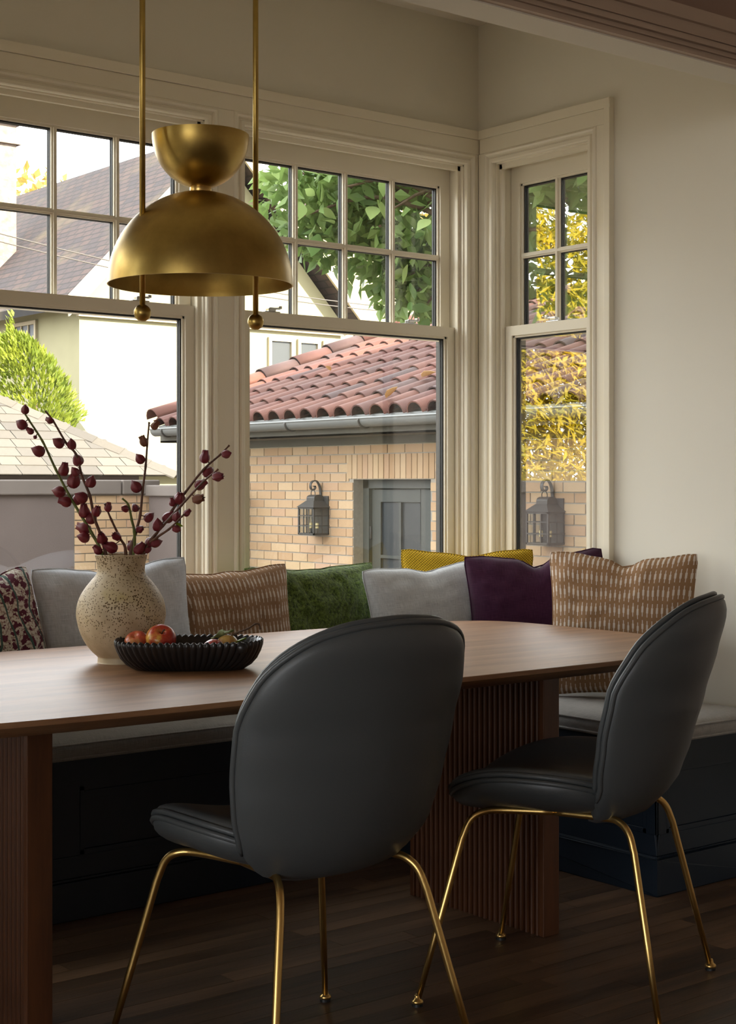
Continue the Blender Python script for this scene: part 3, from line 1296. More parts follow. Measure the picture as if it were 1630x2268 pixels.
build_chair('charcoal leather shell chair with brass legs, seen from behind, nearest the camera', (1.769, 2.4415, 0), 0)
build_chair('charcoal leather shell chair with brass legs, turned sideways at the right of the table', (2.535, 2.4425, 0), R(27))


# ------------------------------------------------------------------ pendant lamp
PX, PY = 1.906, 3.0
pen = thing('pendant_lamp', 'aged brass pendant lamp of two domes hung on two rods with ball ends', 'pendant lamp', (PX, PY, 0))


def dome(r, h, th, up=True, k=20):
    """shell profile from rim to pole and back along the inside"""
    o = [(r * cos(q), h * sin(q)) for q in [pi / 2 * i / k for i in range(k + 1)]]
    o[-1] = (.0002, h)
    i = [((r - th) * cos(q), (h - th) * sin(q)) for q in [pi / 2 * i / k for i in range(k, -1, -1)]]
    i[0] = (.0002, h - th)
    pr = o + i
    return pr if up else [(a, -b) for a, b in pr]


zr0 = 1.583
MB().lathe([(a, zr0 + b) for a, b in dome(.211, .214, .0025)], 72, close=True).build('lower_dome', M['brass'], pen, auto=40)
MB().lathe([(a, 1.926 + b) for a, b in dome(.1105, .1215, .0022, False)], 64, close=True).build('upper_bowl', M['brass'], pen, auto=40)
MB().lathe([(.0235, 1.7925), (.0245, 1.794), (.0245, 1.806), (.0235, 1.8085)], 32).build('neck', M['brass_leg'], pen, auto=40)
for sx in (-1, 1):
    rod = MB().tube([(sx * .152, 0, 1.525), (sx * .152, 0, ZC - .03)], .0066, 16).build('rod', M['brass'], pen, smooth=True)
    MB().lathe([(.0001, -.0192)] + [(.0192 * cos(q), .0192 * sin(q)) for q in [R(-80 + 10 * i) for i in range(17)]] + [(.0001, .0192)], 28, (sx * .152, 0, 1.510)).build('ball_finial', M['brass'], rod, smooth=True)
    MB().lathe([(.0095, 1.700), (.0095, 1.712)], 16, (sx * .152, 0, 0)).build('grommet', M['brass_leg'], rod)
MB().box(-.21, .21, -.04, .04, ZC - .03, ZC).build('ceiling_plate', M['brass'], pen, bevel=.003)
sk = MB().lathe([(.018, 1.72), (.018, 1.79)], 20).build('socket', M['brass_leg'], pen, auto=40)
MB().lathe([(.0001, 1.655), (.018, 1.66), (.029, 1.68), (.024, 1.705), (.014, 1.72)], 20).build('bulb', plain('opal_bulb', (238, 234, 224), .3), pen, smooth=True)

# ------------------------------------------------------------------ vase and pod branches
VX, VY = 1.779, 3.139
VP = [(.0001, 0), (.050, 0), (.0535, .002), (.0530, .012), (.0555, .016), (.068, .028), (.084, .050), (.095, .075), (.1010, .100), (.1022, .115), (.0995, .135), (.092, .155), (.080, .174), (.067, .190), (.0585, .200), (.0545, .209), (.0545, .220), (.0565, .234), (.0590, .244), (.0598, .2475), (.0575, .2485), (.0545, .243), (.051, .225), (.050, .205), (.060, .185), (.085, .14), (.085, .09), (.05, .03), (.0001, .02)]
vase = thing('vase', 'speckled cream crater-glazed round vase on the table holding pod branches', 'vase', (VX, VY, ZT))
vp = [tuple(p[0:2]) for p in smoothc([(a, b, 0) for a, b in VP], 3)]
vp = [(max(.0001, a), b) for a, b in vp]
MB().lathe(vp, 72).build('body', M['vase'], vase, smooth=True)

RG = Vector((sin(R(AZ)), -cos(R(AZ)), 0))      # a horizontal direction across the table
FW = Vector((cos(R(AZ)), sin(R(AZ)), 0))
UP = Vector((0, 0, 1))


def podmesh(name, mat, spread):
    mb = MB()
    seg, prof = 20, [(.0, -.5), (.14, -.49), (.30, -.42), (.44, -.25), (.48, -.05), (.44, .15), (.33, .33), (.19, .46), (.07, .56), (.0, .64)]
    vs, fs = [], []
    for i, (r, z) in enumerate(prof):
        for k in range(seg):
            q = 2 * pi * k / seg
            rr = r * (1 + .13 * cos(5 * q) * (1 if z < .3 else .3))
            if z > .3:
                rr += spread * (z - .3) * (.5 + .5 * cos(5 * q))
            vs.append((rr * cos(q), rr * sin(q), z))
    for i in range(len(prof) - 1):
        for k in range(seg):
            fs.append((i * seg + k, i * seg + (k + 1) % seg, (i + 1) * seg + (k + 1) % seg, (i + 1) * seg + k))
    mb.add(vs, fs)
    # five small bracts at the base
    for k in range(7):
        q = 2 * pi * k / 7
        c, s = cos(q), sin(q)
        mb.add([(c * .2 - s * .06, s * .2 + c * .06, -.46), (c * .2 + s * .06, s * .2 - c * .06, -.46), (c * .52, s * .52, -.30)], [(0, 1, 2)])
    me = mb.mesh(name, True)
    me.materials.append(mat)
    return me


PODS = [podmesh('pod', M['pod'], .0), podmesh('pod', M['pod'], .9), podmesh('pod', M['pod_dry'], 1.2)]
VS = .00103
mouth = Vector((VX, VY, ZT + .245))


def vp3(zx, zy, dep):
    """branch sketch units (thirds of a millimetre across / up from the vase mouth) to a point"""
    a = (zx / 3.0185 - 263) * VS
    b = (1232 - (zy / 3.0185 + 860)) * VS
    return mouth + RG * a + FW * dep + UP * b


BR = [
    ('leftmost of the tall pod branches, curving far left out of the vase', [(80, 125), (130, 195), (235, 350), (330, 540), (430, 720), (500, 830), (590, 970), (665, 1110)], .07, 'stem_green',
     [(110, 130, 30), (92, 232, 38), (152, 278, 24), (180, 318, 14), (212, 415, 42), (390, 545, 40), (355, 692, 42), (405, 760, 38), (455, 620, 48), (475, 745, 38), (540, 825, 42), (535, 940, 45), (585, 870, 40), (540, 1000, 38)]),
    ('second tall pod branch from the left in the vase', [(300, 150), (350, 215), (440, 370), (500, 440), (540, 590), (590, 720), (615, 860), (655, 975), (690, 1110)], -.03, 'stem',
     [(330, 213, 25), (392, 365, 38), (480, 375, 34), (507, 478, 40), (498, 560, 32), (600, 625, 38), (535, 730, 42), (637, 825, 34), (672, 1005, 40), (640, 1085, 30)]),
    ('short thin pod branch in the middle of the vase, left of the upright one', [(700, 770), (740, 880), (790, 1000), (825, 1100)], -.035, 'stem',
     [(722, 797, 28), (775, 990, 32), (730, 1065, 42)]),
    ('upright tall pod branch in the middle of the vase', [(977, 220), (965, 370), (955, 520), (935, 690), (920, 850), (890, 970), (860, 1100)], .015, 'stem',
     [(1017, 245, 28), (945, 355, 32), (918, 470, 34), (892, 658, 40), (975, 865, 36), (885, 800, 28), (918, 945, 28), (918, 1075, 38)]),
    ('short bare-tipped pod branch just left of the upright branch', [(810, 735), (850, 780), (870, 880), (885, 960), (880, 1080)], -.02, 'stem_green',
     [(830, 805, 26), (860, 1065, 34)]),
    ('longest pod branch reaching right out of the vase', [(1510, 375), (1450, 440), (1340, 540), (1215, 700), (1130, 820), (1030, 970), (940, 1110)], .05, 'stem',
     [(1493, 435, 32), (1350, 460, 38), (1367, 555, 42), (1320, 645, 38), (1182, 738, 42), (1133, 765, 25), (1105, 865, 40)]),
    ('lower pod branch leaning right with a dried pod', [(1458, 540), (1350, 630), (1200, 790), (1080, 920), (1000, 1010), (940, 1100)], -.03, 'stem',
     [(1455, 590, 36), (1320, 740, 36), (1045, 915, 40), (970, 1080, 30)]),
    ('lowest right pod branch with one bright green leaf', [(1235, 842), (1130, 940), (1040, 1000), (960, 1080)], -.05, 'stem',
     [(1252, 833, 24), (1180, 860, 32), (1180, 940, 28), (1030, 1035, 36), (990, 1030, 35)]),
]
for bi, (lab, line, dep, sm, pods) in enumerate(BR):
    base = mouth + (vp3(*line[-1], 0) - mouth) * .8 + UP * -.03
    n = len(line)
    pts = []
    for i, (zx, zy) in enumerate(line):
        f = 1 - i / (n - 1)
        pts.append(vp3(zx, zy, dep * f))
    foot = pts[-1].lerp(mouth, .6) - UP * .10
    br = thing('pod_branch', lab, 'branch', foot, 0, 'pod branches in the vase')
    sp = smoothc([p - foot for p in pts] + [Vector((0, 0, 0))], 6)
    rad = [.0020 + .0022 * (i / len(sp)) + (.0006 if i % 6 == 0 else 0) for i in range(len(sp))]
    st = MB().tube(sp, rad, 8).build('stem', M[sm], br, smooth=True)
    for pi_, (zx, zy, sz) in enumerate(pods):
        # nearest stem point
        tgt = vp3(zx, zy, 0)
        best = min(range(len(sp) - 1), key=lambda i: ((sp[i] + foot - tgt).dot(RG)) ** 2 + ((sp[i] + foot - tgt).dot(UP)) ** 2)
        c = sp[best] + foot
        dd = (c - mouth).dot(FW)
        p = vp3(zx, zy, dd + random.uniform(-.012, .012))
        out = (p - c)
        tang = (sp[max(0, best - 2)] - sp[min(len(sp) - 1, best + 2)]).normalized()
        axis = (out.normalized() * .9 + tang * .9 + UP * .25 + Vector((random.uniform(-.3, .3),) * 3)).normalized()
        kind = 2 if (zx, zy) in ((1320, 740), (945, 355), (1017, 245)) else (1 if random.random() < .4 else 0)
        o = link('pod', PODS[kind], br)
        o.location = p - foot
        o.rotation_euler = axis.to_track_quat('Z', 'Y').to_euler()
        s_ = sz / 3.0185 * VS * 1.85
        o.scale = (s_, s_, s_ * 1.15)
        if out.length > s_ * .4:
            MB().tube([c - foot, c.lerp(p, .5) - foot, p - foot - axis * s_ * .42], .0014, 6).build('pod_stalk', M[sm], br, smooth=True)
    if bi == 7:
        lp = vp3(1195, 912, dep * .6) - foot
        lf = MB()
        L = [(0, 0), (.3, .24), (.65, .2), (1, 0), (.65, -.2), (.3, -.24)]
        ax = (RG + UP * -.35).normalized()
        bx = (UP + FW * .6).normalized()
        lf.add([lp + ax * (a - .5) * .021 + bx * b * .02 for a, b in L], [(0, 1, 2, 3), (0, 3, 4, 5)])
        lo_ = lf.build('leaf', M['sprig'], br)
        sd_ = lo_.modifiers.new('thick', 'SOLIDIFY')
        sd_.thickness = .0006

# ------------------------------------------------------------------ bowl with apples
BX, BY = 1.832, 2.930
bang = R(-35)
bowl = thing('fruit_bowl', 'black ribbed oblong ceramic bowl with a scalloped rim, holding apples', 'bowl', (BX, BY, ZT), bang)


def bring(hx, hy, z, amp, zamp, n=512, p=3.0, ribs=60):
    pts = []
    # equal arc length ribs
    raw = []
    for k in range(720):
        q = 2 * pi * k / 720
        c, s = cos(q), sin(q)
        raw.append((hx * abs(c) ** (2 / p) * (1 if c >= 0 else -1), hy * abs(s) ** (2 / p) * (1 if s >= 0 else -1)))
    rs = resample(raw + [raw[0]], n)
    for i, v in enumerate(rs):
        ph = i / n * ribs * 2 * pi
        w_ = abs(cos(ph / 2)) ** .7
        d = Vector((v.x / hx, v.y / hy)).normalized()
        pts.append((v.x + d.x * amp * w_, v.y + d.y * amp * w_, z + zamp * w_))
    return pts


prof = [(.118, .045, .0, .0, 0), (.122, .049, .003, .002, 0), (.134, .060, .012, .0045, 0), (.146, .075, .026, .005, 0), (.154, .086, .042, .005, 0), (.1585, .092, .054, .005, .001), (.160, .094, .060, .0045, .005), (.157, .091, .0625, .004, .006), (.153, .087, .060, .004, .005), (.147, .080, .045, .003, 0), (.135, .066, .022, .002, 0), (.115, .045, .008, 0, 0)]
rg = [bring(*q) for q in prof]
n = len(rg[0])
mb = MB()
mb.add([p for r_ in rg for p in r_], [(i * n + k, i * n + (k + 1) % n, (i + 1) * n + (k + 1) % n, (i + 1) * n + k) for i in range(len(rg) - 1) for k in range(n)] + [tuple(reversed(range(n))), tuple(range((len(rg) - 1) * n, len(rg) * n))])
mb.build('body', M['bowl'], bowl, smooth=True)
hb = MB().lathe([(.0001, -.016), (.008, -.012), (.011, 0), (.008, .010), (.0001, .013)], 16).build('spout_lobe', M['bowl'], bowl, smooth=True)
hb.location = (.118, -.080, .055)
hb.scale = (1.2, .8, .9)


def apple(label, loc, r, mat, rot, stem=True):
    o = thing('apple', label, 'apple', loc, 0, 'apples in the black bowl')
    o.rotation_euler = rot
    pr = [(.0001, -.78), (.10, -.80), (.22, -.86), (.45, -.84), (.72, -.66), (.92, -.32), (1.0, .08), (.96, .42), (.80, .72), (.56, .88), (.34, .90), (.18, .80), (.08, .66), (.0001, .58)]
    pr = [(max(.0001, a[0]), a[1]) for a in smoothc([(a, b, 0) for a, b in pr], 3)]
    MB().lathe([(a * r, b * r) for a, b in pr], 32).build('fruit', M[mat], o, smooth=True)
    if stem:
        MB().tube([(0, 0, .58 * r), (.03 * r, 0, .85 * r), (.12 * r, 0, 1.05 * r)], [.0014, .0012, .0018], 6).build('stem', M['twig'], o, smooth=True)
    return o


def inbowl(a, b, z):
    return (BX + a * cos(bang) - b * sin(bang), BY + a * sin(bang) + b * cos(bang), ZT + z)


apple('large red and yellow striped apple standing highest in the bowl', inbowl(-.064, .012, .062), .034, 'apple', (R(40), R(8), R(-30)))
apple('pale blush apple at the left end of the bowl', inbowl(-.116, .020, .054), .028, 'apple2', (R(20), R(-30), 0), False)
apple('small pink apple low at the right end of the bowl', inbowl(.052, -.010, .040), .026, 'apple3', (R(70), 0, R(20)), False)
ap4 = apple('small yellow russet apple with a wilted leaf and a long crooked twig', inbowl(.084, .024, .047), .025, 'apple4', (R(-20), R(20), R(20)), False)
tw = []
for (a, b, z) in ((0, 0, .018), (.02, -.004, .030), (.045, -.006, .040), (.062, -.004, .050), (.070, -.002, .049), (.073, 0, .038)):
    tw.append(Vector((a, b, z)))
inv = Matrix.LocRotScale(None, ap4.rotation_euler, None).to_3x3().inverted()
rzm = Matrix.Rotation(bang, 3, 'Z')
twp = smoothc([inv @ (rzm @ p) for p in tw], 4)
MB().tube(twp, [.0021 + (.0007 if i % 4 == 0 else 0) for i in range(len(twp))], 7).build('twig', M['twig'], ap4, smooth=True)
lf = MB()
nL = 9
for i in range(nL):
    for k in range(5):
        u, v = i / (nL - 1), (k - 2) / 2
        wdt = .017 * sin(pi * min(.98, max(.04, u))) ** .8
        p = Vector((-.038 + u * .052, .004 + v * wdt + .004 * sin(u * 7), .012 + .026 * u + .010 * abs(v) * sin(3 * u + .6) + .004 * sin(u * 11 + v * 3)))
        lf.v.append(tuple(inv @ (rzm @ p)))
for i in range(nL - 1):
    for k in range(4):
        lf.f.append((i * 5 + k, (i + 1) * 5 + k, (i + 1) * 5 + k + 1, i * 5 + k + 1))
lo_ = lf.build('leaf', M['dry_leaf'], ap4, smooth=True)
lo_.modifiers.new('thick', 'SOLIDIFY').thickness = .0007
lf = MB()
for i in range(nL):
    for k in range(3):
        u, v = i / (nL - 1), (k - 1)
        wdt = .011 * sin(pi * min(.98, max(.04, u)))
        p = Vector((.012 + u * .030, -.012 + v * wdt, .006 + .012 * u + .003 * abs(v)))
        lf.v.append(tuple(inv @ (rzm @ p)))
for i in range(nL - 1):
    for k in range(2):
        lf.f.append((i * 3 + k, (i + 1) * 3 + k, (i + 1) * 3 + k + 1, i * 3 + k + 1))
lo_ = lf.build('leaf', M['sprig'], ap4, smooth=True)
lo_.modifiers.new('thick', 'SOLIDIFY').thickness = .0007

# ================================================================== outdoors
GZ = -.9
m = MB().box(-60, 90, 4.3, 130, GZ - .3, GZ)
m.box(-60, 90, -60, 4.3, GZ - .3, GZ - .001)
struct('ground', m, M['ground'])

_c, _s = cos(R(AZ)), sin(R(AZ))


def inview(x, y, z):
    """rough test, used only to decide which of many alike pieces become separate objects"""
    d = x * _c + y * _s
    u = 815 + 3430 * (x * _s - y * _c) / d
    return (u, 1072 - 3430 * (z - 1.13) / d)


# ------------------------------------------------------------------ brick garage
XG, GY0, GY1 = 7.45, 5.2, 11.55
gar = thing('brick_garage', 'buff brick garage with a clay barrel-tile roof and a grey door behind the windows', 'garage', (XG, 9.0, GZ))
og = (XG, 9.0, GZ)
BL, BC, BZT = .205, .0721, 1.434
DY0, DY1, DZ = 8.60, 9.52, 1.165
m = MB()
m.box(XG + .006, XG + .2, GY0, DY0, GZ, BZT)
m.box(XG + .006, XG + .2, DY1, GY1, GZ, BZT)
m.box(XG + .006, XG + .2, DY0, DY1, DZ, BZT)
m.box(XG + .2, XG + 6.0, GY0, GY1, GZ, BZT)
rel(m, og).build('mortar_bed', M['mortar'], gar)
bmesh_cache = {}


def piece(name, dims, mat, parent, loc, key=None):
    k = (name, dims, mat)
    if k not in bmesh_cache:
        me = MB().box(0, dims[0], 0, dims[1], 0, dims[2]).mesh(name)
        me.materials.append(M[mat])
        bmesh_cache[k] = me
    o = link(name, bmesh_cache[k], parent)
    o.location = loc
    return o


rest = MB()
rows = int((BZT - GZ) / BC)
for i in range(rows):
    z0 = BZT - (i + 1) * BC
    y0 = GY0 - (BL / 2 if i % 2 else 0)
    while y0 < GY1:
        a, b = max(GY0, y0), min(GY1, y0 + BL)
        y0 += BL
        segs = [(a, b)]
        if i >= 1 and z0 < DZ + .197:
            cut0, cut1 = (DY0 - .05, DY1 + .05) if z0 + BC > DZ + .02 else (DY0, DY1)
            segs = []
            if a < cut0:
                segs.append((a, min(b, cut0)))
            if b > cut1:
                segs.append((max(a, cut1), b))
        for (p, q) in segs:
            if q - p < .03:
                continue
            u, v = inview(XG, (p + q) / 2, z0)
            dims = (.05, round(q - p - .010, 3), BC - .010)
            jx = random.uniform(-.0015, .0015)
            if (530 < u < 1000 or 1130 < u < 1320) and v < 1290:
                piece('brick', dims, 'brick', gar, (XG - og[0] + jx, p - og[1] + .005, z0 - og[2] + .005))
            else:
                rest.box(XG, XG + .05, p + .005, p + .005 + dims[1], z0 + .005, z0 + .005 + dims[2])
tag(rel(rest, og).build('brickwork', M['brick'], gar), kind='stuff')
y0 = DY0 - .05
while y0 < DY1 + .045:
    piece('brick', (.05, .0575, .187), 'brick', gar, (XG - og[0] - .001, y0 - og[1] + .004, DZ - og[2] + .006))
    y0 += .0655
# fascia, soffit and gutter
EX, EZ, RP = 7.08, 1.652, .35
m = MB()
m.box(XG - .03, XG + .05, GY0, GY1 + .02, BZT + .002, BZT + .06)
m.box(EX + .03, XG + .05, GY0, GY1 + .3, BZT + .06, BZT + .075)
m.box(EX + .03, EX + .05, GY0, GY1 + .3, BZT + .06, EZ - .03)
rel(m, og).build('fascia', M['fascia'], gar)
gp = [(.060 * cos(q), .060 * sin(q)) for q in [R(180 + 12 * i) for i in range(16)]]
gi = [(.054 * cos(q), .054 * sin(q)) for q in [R(360 - 12 * i) for i in range(16)]]
gx, gz = EX - .035, EZ - .045
m = MB().poly(gp + gi, lambda a, b: (gx + a, GY0, gz + b), lambda a, b: (gx + a, GY1 + .27, gz + b))
m.tube([(gx - .058, GY0, gz + .003), (gx - .058, GY1 + .27, gz + .003)], .008, 8)
m.box(gx + .03, gx + .075, GY0, GY1 + .27, gz - .004, gz + .035)
rel(m, og).build('gutter', M['gutter'], gar, auto=40)
for k in range(8):
    yb = 11.62 - k * .92
    pts = [(gx + .066 * cos(q), yb, gz + .066 * sin(q)) for q in [R(180 + 15 * i) for i in range(13)]]
    rel(MB().tube(pts, .008, 6), og).build('gutter_bracket', M['iron'], gar, smooth=True)
# roof planes under the tiles
al = math.atan(RP)
RT = 3.5
HY = 11.86
m = MB()
def rp(x, y, dz=0): return (EX + x, y, EZ - .02 + RP * x + dz)
m.add([rp(0, GY0 - .3), rp(RT, GY0 - .3), rp(RT, HY), rp(0, HY), rp(2 * RT, HY, -2 * RT * RP), rp(2 * RT, GY0 - .3, -2 * RT * RP)], [(0, 3, 2, 1), (3, 4, 2), (1, 2, 4, 5), (0, 1, 5), (0, 5, 4, 3)])
rel(m, og).build('roof_deck', M['fascia'], gar)


def barrel(L, r0, r1, th=.011, n=9):
    mb = MB()
    vs, fs = [], []
    for (x, r) in ((0, r0), (L, r1)):
        for rr in (r, r - th):
            for k in range(n):
                q = pi * k / (n - 1)
                vs.append((x, rr * cos(q), rr * sin(q) * .95))
    for k in range(n - 1):
        fs.append((k, k + 1, 2 * n + k + 1, 2 * n + k))
        fs.append((n + k, 3 * n + k, 3 * n + k + 1, n + k + 1))
        fs.append((k, n + k, n + k + 1, k + 1))
        fs.append((2 * n + k, 2 * n + k + 1, 3 * n + k + 1, 3 * n + k))
    for k in (0, n - 1):
        fs.append((k, 2 * n + k, 3 * n + k, n + k))
    mb.add(vs, fs)
    return mb


TL, TE, TW = .44, .385, .215
tme = barrel(TL, .088, .074).mesh('roof_tile', True)
tme.materials.append(M['tile'])
tme.set_sharp_from_angle(angle=R(50))
rest = MB()
proto = barrel(TL, .088, .074)
pan = MB()
cnt = 0
ny = int((HY - GY0 + .3) / TW)
for j in range(ny):
    yc = HY - .12 - j * TW
    smax = RT / cos(al)
    pan.box(0, 1, 0, 1, 0, 0) if False else None
    s = -.03
    k = 0
    while s < smax - .08:
        ca, sa = cos(al), sin(al)
        z = EZ - .005 + (k % 2) * .0
        loc = (EX + s * ca, yc, EZ - .008 + s * sa)
        tilt = -al + .022
        u, v = inview(loc[0] + .2, loc[1], loc[2] + .1)
        if ((520 < u < 1010) or (1120 < u < 1310)) and v > 690 and cnt < 300:
            o = link('roof_tile', tme, gar)
            o.location = (loc[0] - og[0], loc[1] - og[1] + random.uniform(-.004, .004), loc[2] - og[2])
            o.rotation_euler = (0, tilt + random.uniform(-.01, .01), random.uniform(-.01, .01))
            cnt += 1
        else:
            rt = Matrix.Rotation(tilt, 3, 'Y')
            rest.add([tuple(Vector(loc) + rt @ Vector(p)) for p in proto.v], proto.f)
        s += TE
        k += 1
tag(rel(rest, og).build('tile_field', M['tile'], gar), kind='stuff')
# concave pan tiles between the barrels, one strip for each valley
pn = 7
for j in range(ny + 1):
    yc = HY - .12 - (j - .5) * TW
    smax = RT / cos(al)
    mb = MB()
    nseg = max(1, int(smax / TE))
    for q in range(nseg):
        s0, s1 = q * smax / nseg, (q + 1) * smax / nseg
        vs = []
        for s_, lift in ((s0, .014), (s1, .0)):
            for k in range(pn):
                a = (k / (pn - 1) - .5)
                vs.append((EX + s_ * cos(al), yc + a * .15, EZ - .012 + s_ * sin(al) + lift + .10 * a * a * 1.6))
        mb.add(vs, [(k, k + 1, pn + k + 1, pn + k) for k in range(pn - 1)])
    rel(mb, og).build('pan_course', M['tile'], gar, smooth=True)
rme = barrel(.47, .100, .088).mesh('verge_tile', True)
rme.materials.append(M['tile'])
hdir = Vector((1, 0, RP)).normalized()
for k in range(9):
    p = Vector((EX - .03, HY + .02, EZ + .05)) + hdir * (.41 * k)
    o = link('verge_tile', rme, gar)
    o.location = p - Vector(og)
    o.rotation_euler = (0, -al + .03, 0)
for k in range(16):
    o = link('ridge_tile', rme, gar)
    o.location = (EX + RT - og[0], HY - .41 * k - og[1], EZ + RP * RT + .04 - og[2])
    o.rotation_euler = (0, 0, R(-90))
# door in its reveal
door = MB()
door.box(XG + .10, XG + .16, DY1 - .07, DY1, GZ, DZ)
door.box(XG + .10, XG + .16, DY0, DY0 + .07, GZ, DZ)
door.box(XG + .10, XG + .16, DY0, DY1, DZ - .07, DZ)
rel(door, og).build('door_frame', M['door_paint'], gar, bevel=.004)
dl = MB()
l0, l1 = DY0 + .075, DY1 - .075
w0, w1, z0, z1 = 8.86, 9.34, .20, .99
dl.box(XG + .13, XG + .17, l0, w0, GZ + .02, DZ - .075)
dl.box(XG + .13, XG + .17, w1, l1, GZ + .02, DZ - .075)
dl.box(XG + .13, XG + .17, w0, w1, z1, DZ - .075)
dl.box(XG + .13, XG + .17, w0, w1, GZ + .02, z0)
do = rel(dl, og).build('door', M['door_paint'], gar, bevel=.003)
mm = MB().box(XG + .128, XG + .165, 9.09, 9.115, z0, z1)
rel(mm, og).build('muntin', M['door_paint'], do)
mm = MB().box(XG + .127, XG + .164, w0, w1, .555, .58)
rel(mm, og).build('muntin', M['door_paint'], do)
for a, b in ((w0, 9.09), (9.115, w1)):
    for c_, d_ in ((z0, .555), (.58, z1)):
        rel(MB().box(XG + .148, XG + .152, a, b, c_, d_), og).build('pane', M['dark_glass'], do)
for zz in (.70, .1):
    rel(MB().tube([(XG + .12, l1 + .004, zz), (XG + .12, l1 + .004, zz + .10)], .009, 8), og).build('hinge', M['iron'], do, smooth=True)


def lantern(label, y):
    L = thing('wall_lantern', label, 'lantern', (XG, y, .727), 0, 'lanterns on the brick garage')
    W2, D, H = .100, .15, .218            # half width, depth from the wall, body height
    fr = MB()
    b = .0065
    x0 = -D
    for yy in (-W2, W2):
        for xx in (x0, -.012):
            fr.box(xx - b, xx + b, yy - b, yy + b, 0, H)
    for zz in (b, H - b):
        fr.box(x0 - b, 0, -W2 - b, -W2 + b, zz - b, zz + b)
        fr.box(x0 - b, 0, W2 - b, W2 + b, zz - b, zz + b)
        fr.box(x0 - b, x0 + b, -W2 - b, W2 + b, zz - b, zz + b)
    c_ = .0035
    for zz in (.072, .150):
        fr.box(x0 - b, 0, -W2 - .008, -W2 - .001, zz - c_, zz + c_)
        fr.box(x0 - b, 0, W2 + .001, W2 + .008, zz - c_, zz + c_)
        fr.box(x0 - .008, x0 - .001, -W2 - .008, W2 + .008, zz - c_, zz + c_)
    for yy in (-.034, .034):
        fr.box(x0 - .006, x0 + .001, yy - c_, yy + c_, 0, H)
    for yy in (-W2, W2):
        fr.box(-.076, -.069, yy - .004, yy + .004, 0, H)
    fr.box(-.010, 0, -W2, W2, 0, H + .09)
    fr.box(x0, -.01, -W2, W2, -.004, .004)
    fr.build('cage', M['iron'], L)
    g = MB()
    g.box(x0, x0 + .002, -W2, W2, .01, H - .01)
    g.box(x0, -.012, -W2, -W2 + .002, .01, H - .01)
    g.box(x0, -.012, W2 - .002, W2, .01, H - .01)
    g.build('glass', M['lamp_glass'], L)
    rf = MB()
    o_, i_ = .016, .052
    A = [(x0 - o_, -W2 - o_), (0, -W2 - o_), (0, W2 + o_), (x0 - o_, W2 + o_)]
    B = [(x0 + .034, -i_), (0, -i_), (0, i_), (x0 + .034, i_)]
    rf.add([(x, y_, H) for x, y_ in A] + [(x, y_, H + .052) for x, y_ in B], [(0, 1, 5, 4), (1, 2, 6, 5), (2, 3, 7, 6), (3, 0, 4, 7), (4, 5, 6, 7), (3, 2, 1, 0)])
    rf.build('roof', M['iron'], L)
    hc = [(-.064 + .046 * cos(q), .026 * sin(q) + H + .074) for q in [pi * i / 10 for i in range(11)]]
    hc = [(-.064 + .046, H + .052)] + hc + [(-.064 - .046, H + .052)]
    MB().poly(hc, lambda a, z: (a, -i_, z), lambda a, z: (a, i_, z)).build('vent_cap', M['iron'], L)
    # scrolled bracket strip
    sp = smoothc([(-.008, 0, .27), (-.010, 0, .33), (-.020, 0, .385), (-.048, 0, .425), (-.082, 0, .428), (-.108, 0, .402), (-.106, 0, .368), (-.082, 0, .356), (-.064, 0, .370), (-.068, 0, .386), (-.080, 0, .386)], 5)
    st = MB()
    vs = []
    for i, p in enumerate(sp):
        t = (sp[min(i + 1, len(sp) - 1)] - sp[max(0, i - 1)]).normalized()
        nrm = Vector((-t.z, 0, t.x)) * .003
        for yy in (-.013, .013):
            vs += [p + nrm + Vector((0, yy, 0)), p - nrm + Vector((0, yy, 0))]
    n_ = len(sp)
    fs = []
    for i in range(n_ - 1):
        a, b_ = i * 4, (i + 1) * 4
        fs += [(a, a + 2, b_ + 2, b_), (a + 1, b_ + 1, b_ + 3, a + 3), (a, b_, b_ + 1, a + 1), (a + 2, a + 3, b_ + 3, b_ + 2)]
    fs += [(0, 1, 3, 2), (4 * n_ - 4, 4 * n_ - 2, 4 * n_ - 1, 4 * n_ - 3)]
    st.add(vs, fs)
    st.build('scroll_bracket', M['iron'], L)
    rgp = [(-.084 + .012 * cos(q) * 0, .026 * cos(q), .326 + .030 * sin(q)) for q in [2 * pi * i / 24 for i in range(24)]]
    MB().tube(rgp + [rgp[0]], .0036, 6).build('ring', M['iron'], L, smooth=True)
    for yy in (-.042, .042):
        MB().lathe([(.011, .0), (.011, .006), (.007, .008), (.007, .045)], 10, (-.075, yy, .004)).build('candle_holder', M['iron'], L)
        MB().lathe([(.0135, .050), (.0135, .088), (.010, .092)], 12, (-.075, yy, 0)).build('candle_socket', M['cream'], L)
        MB().lathe([(.008, .092), (.014, .115), (.010, .145), (.0005, .175)], 12, (-.075, yy, 0)).build('bulb', M['lamp_glass'], L, smooth=True)
    return L


lantern('black metal wall lantern on the garage bricks left of the grey door', 9.93)
lantern('black metal wall lantern on the brick garage, seen through the narrow side window', 7.34)

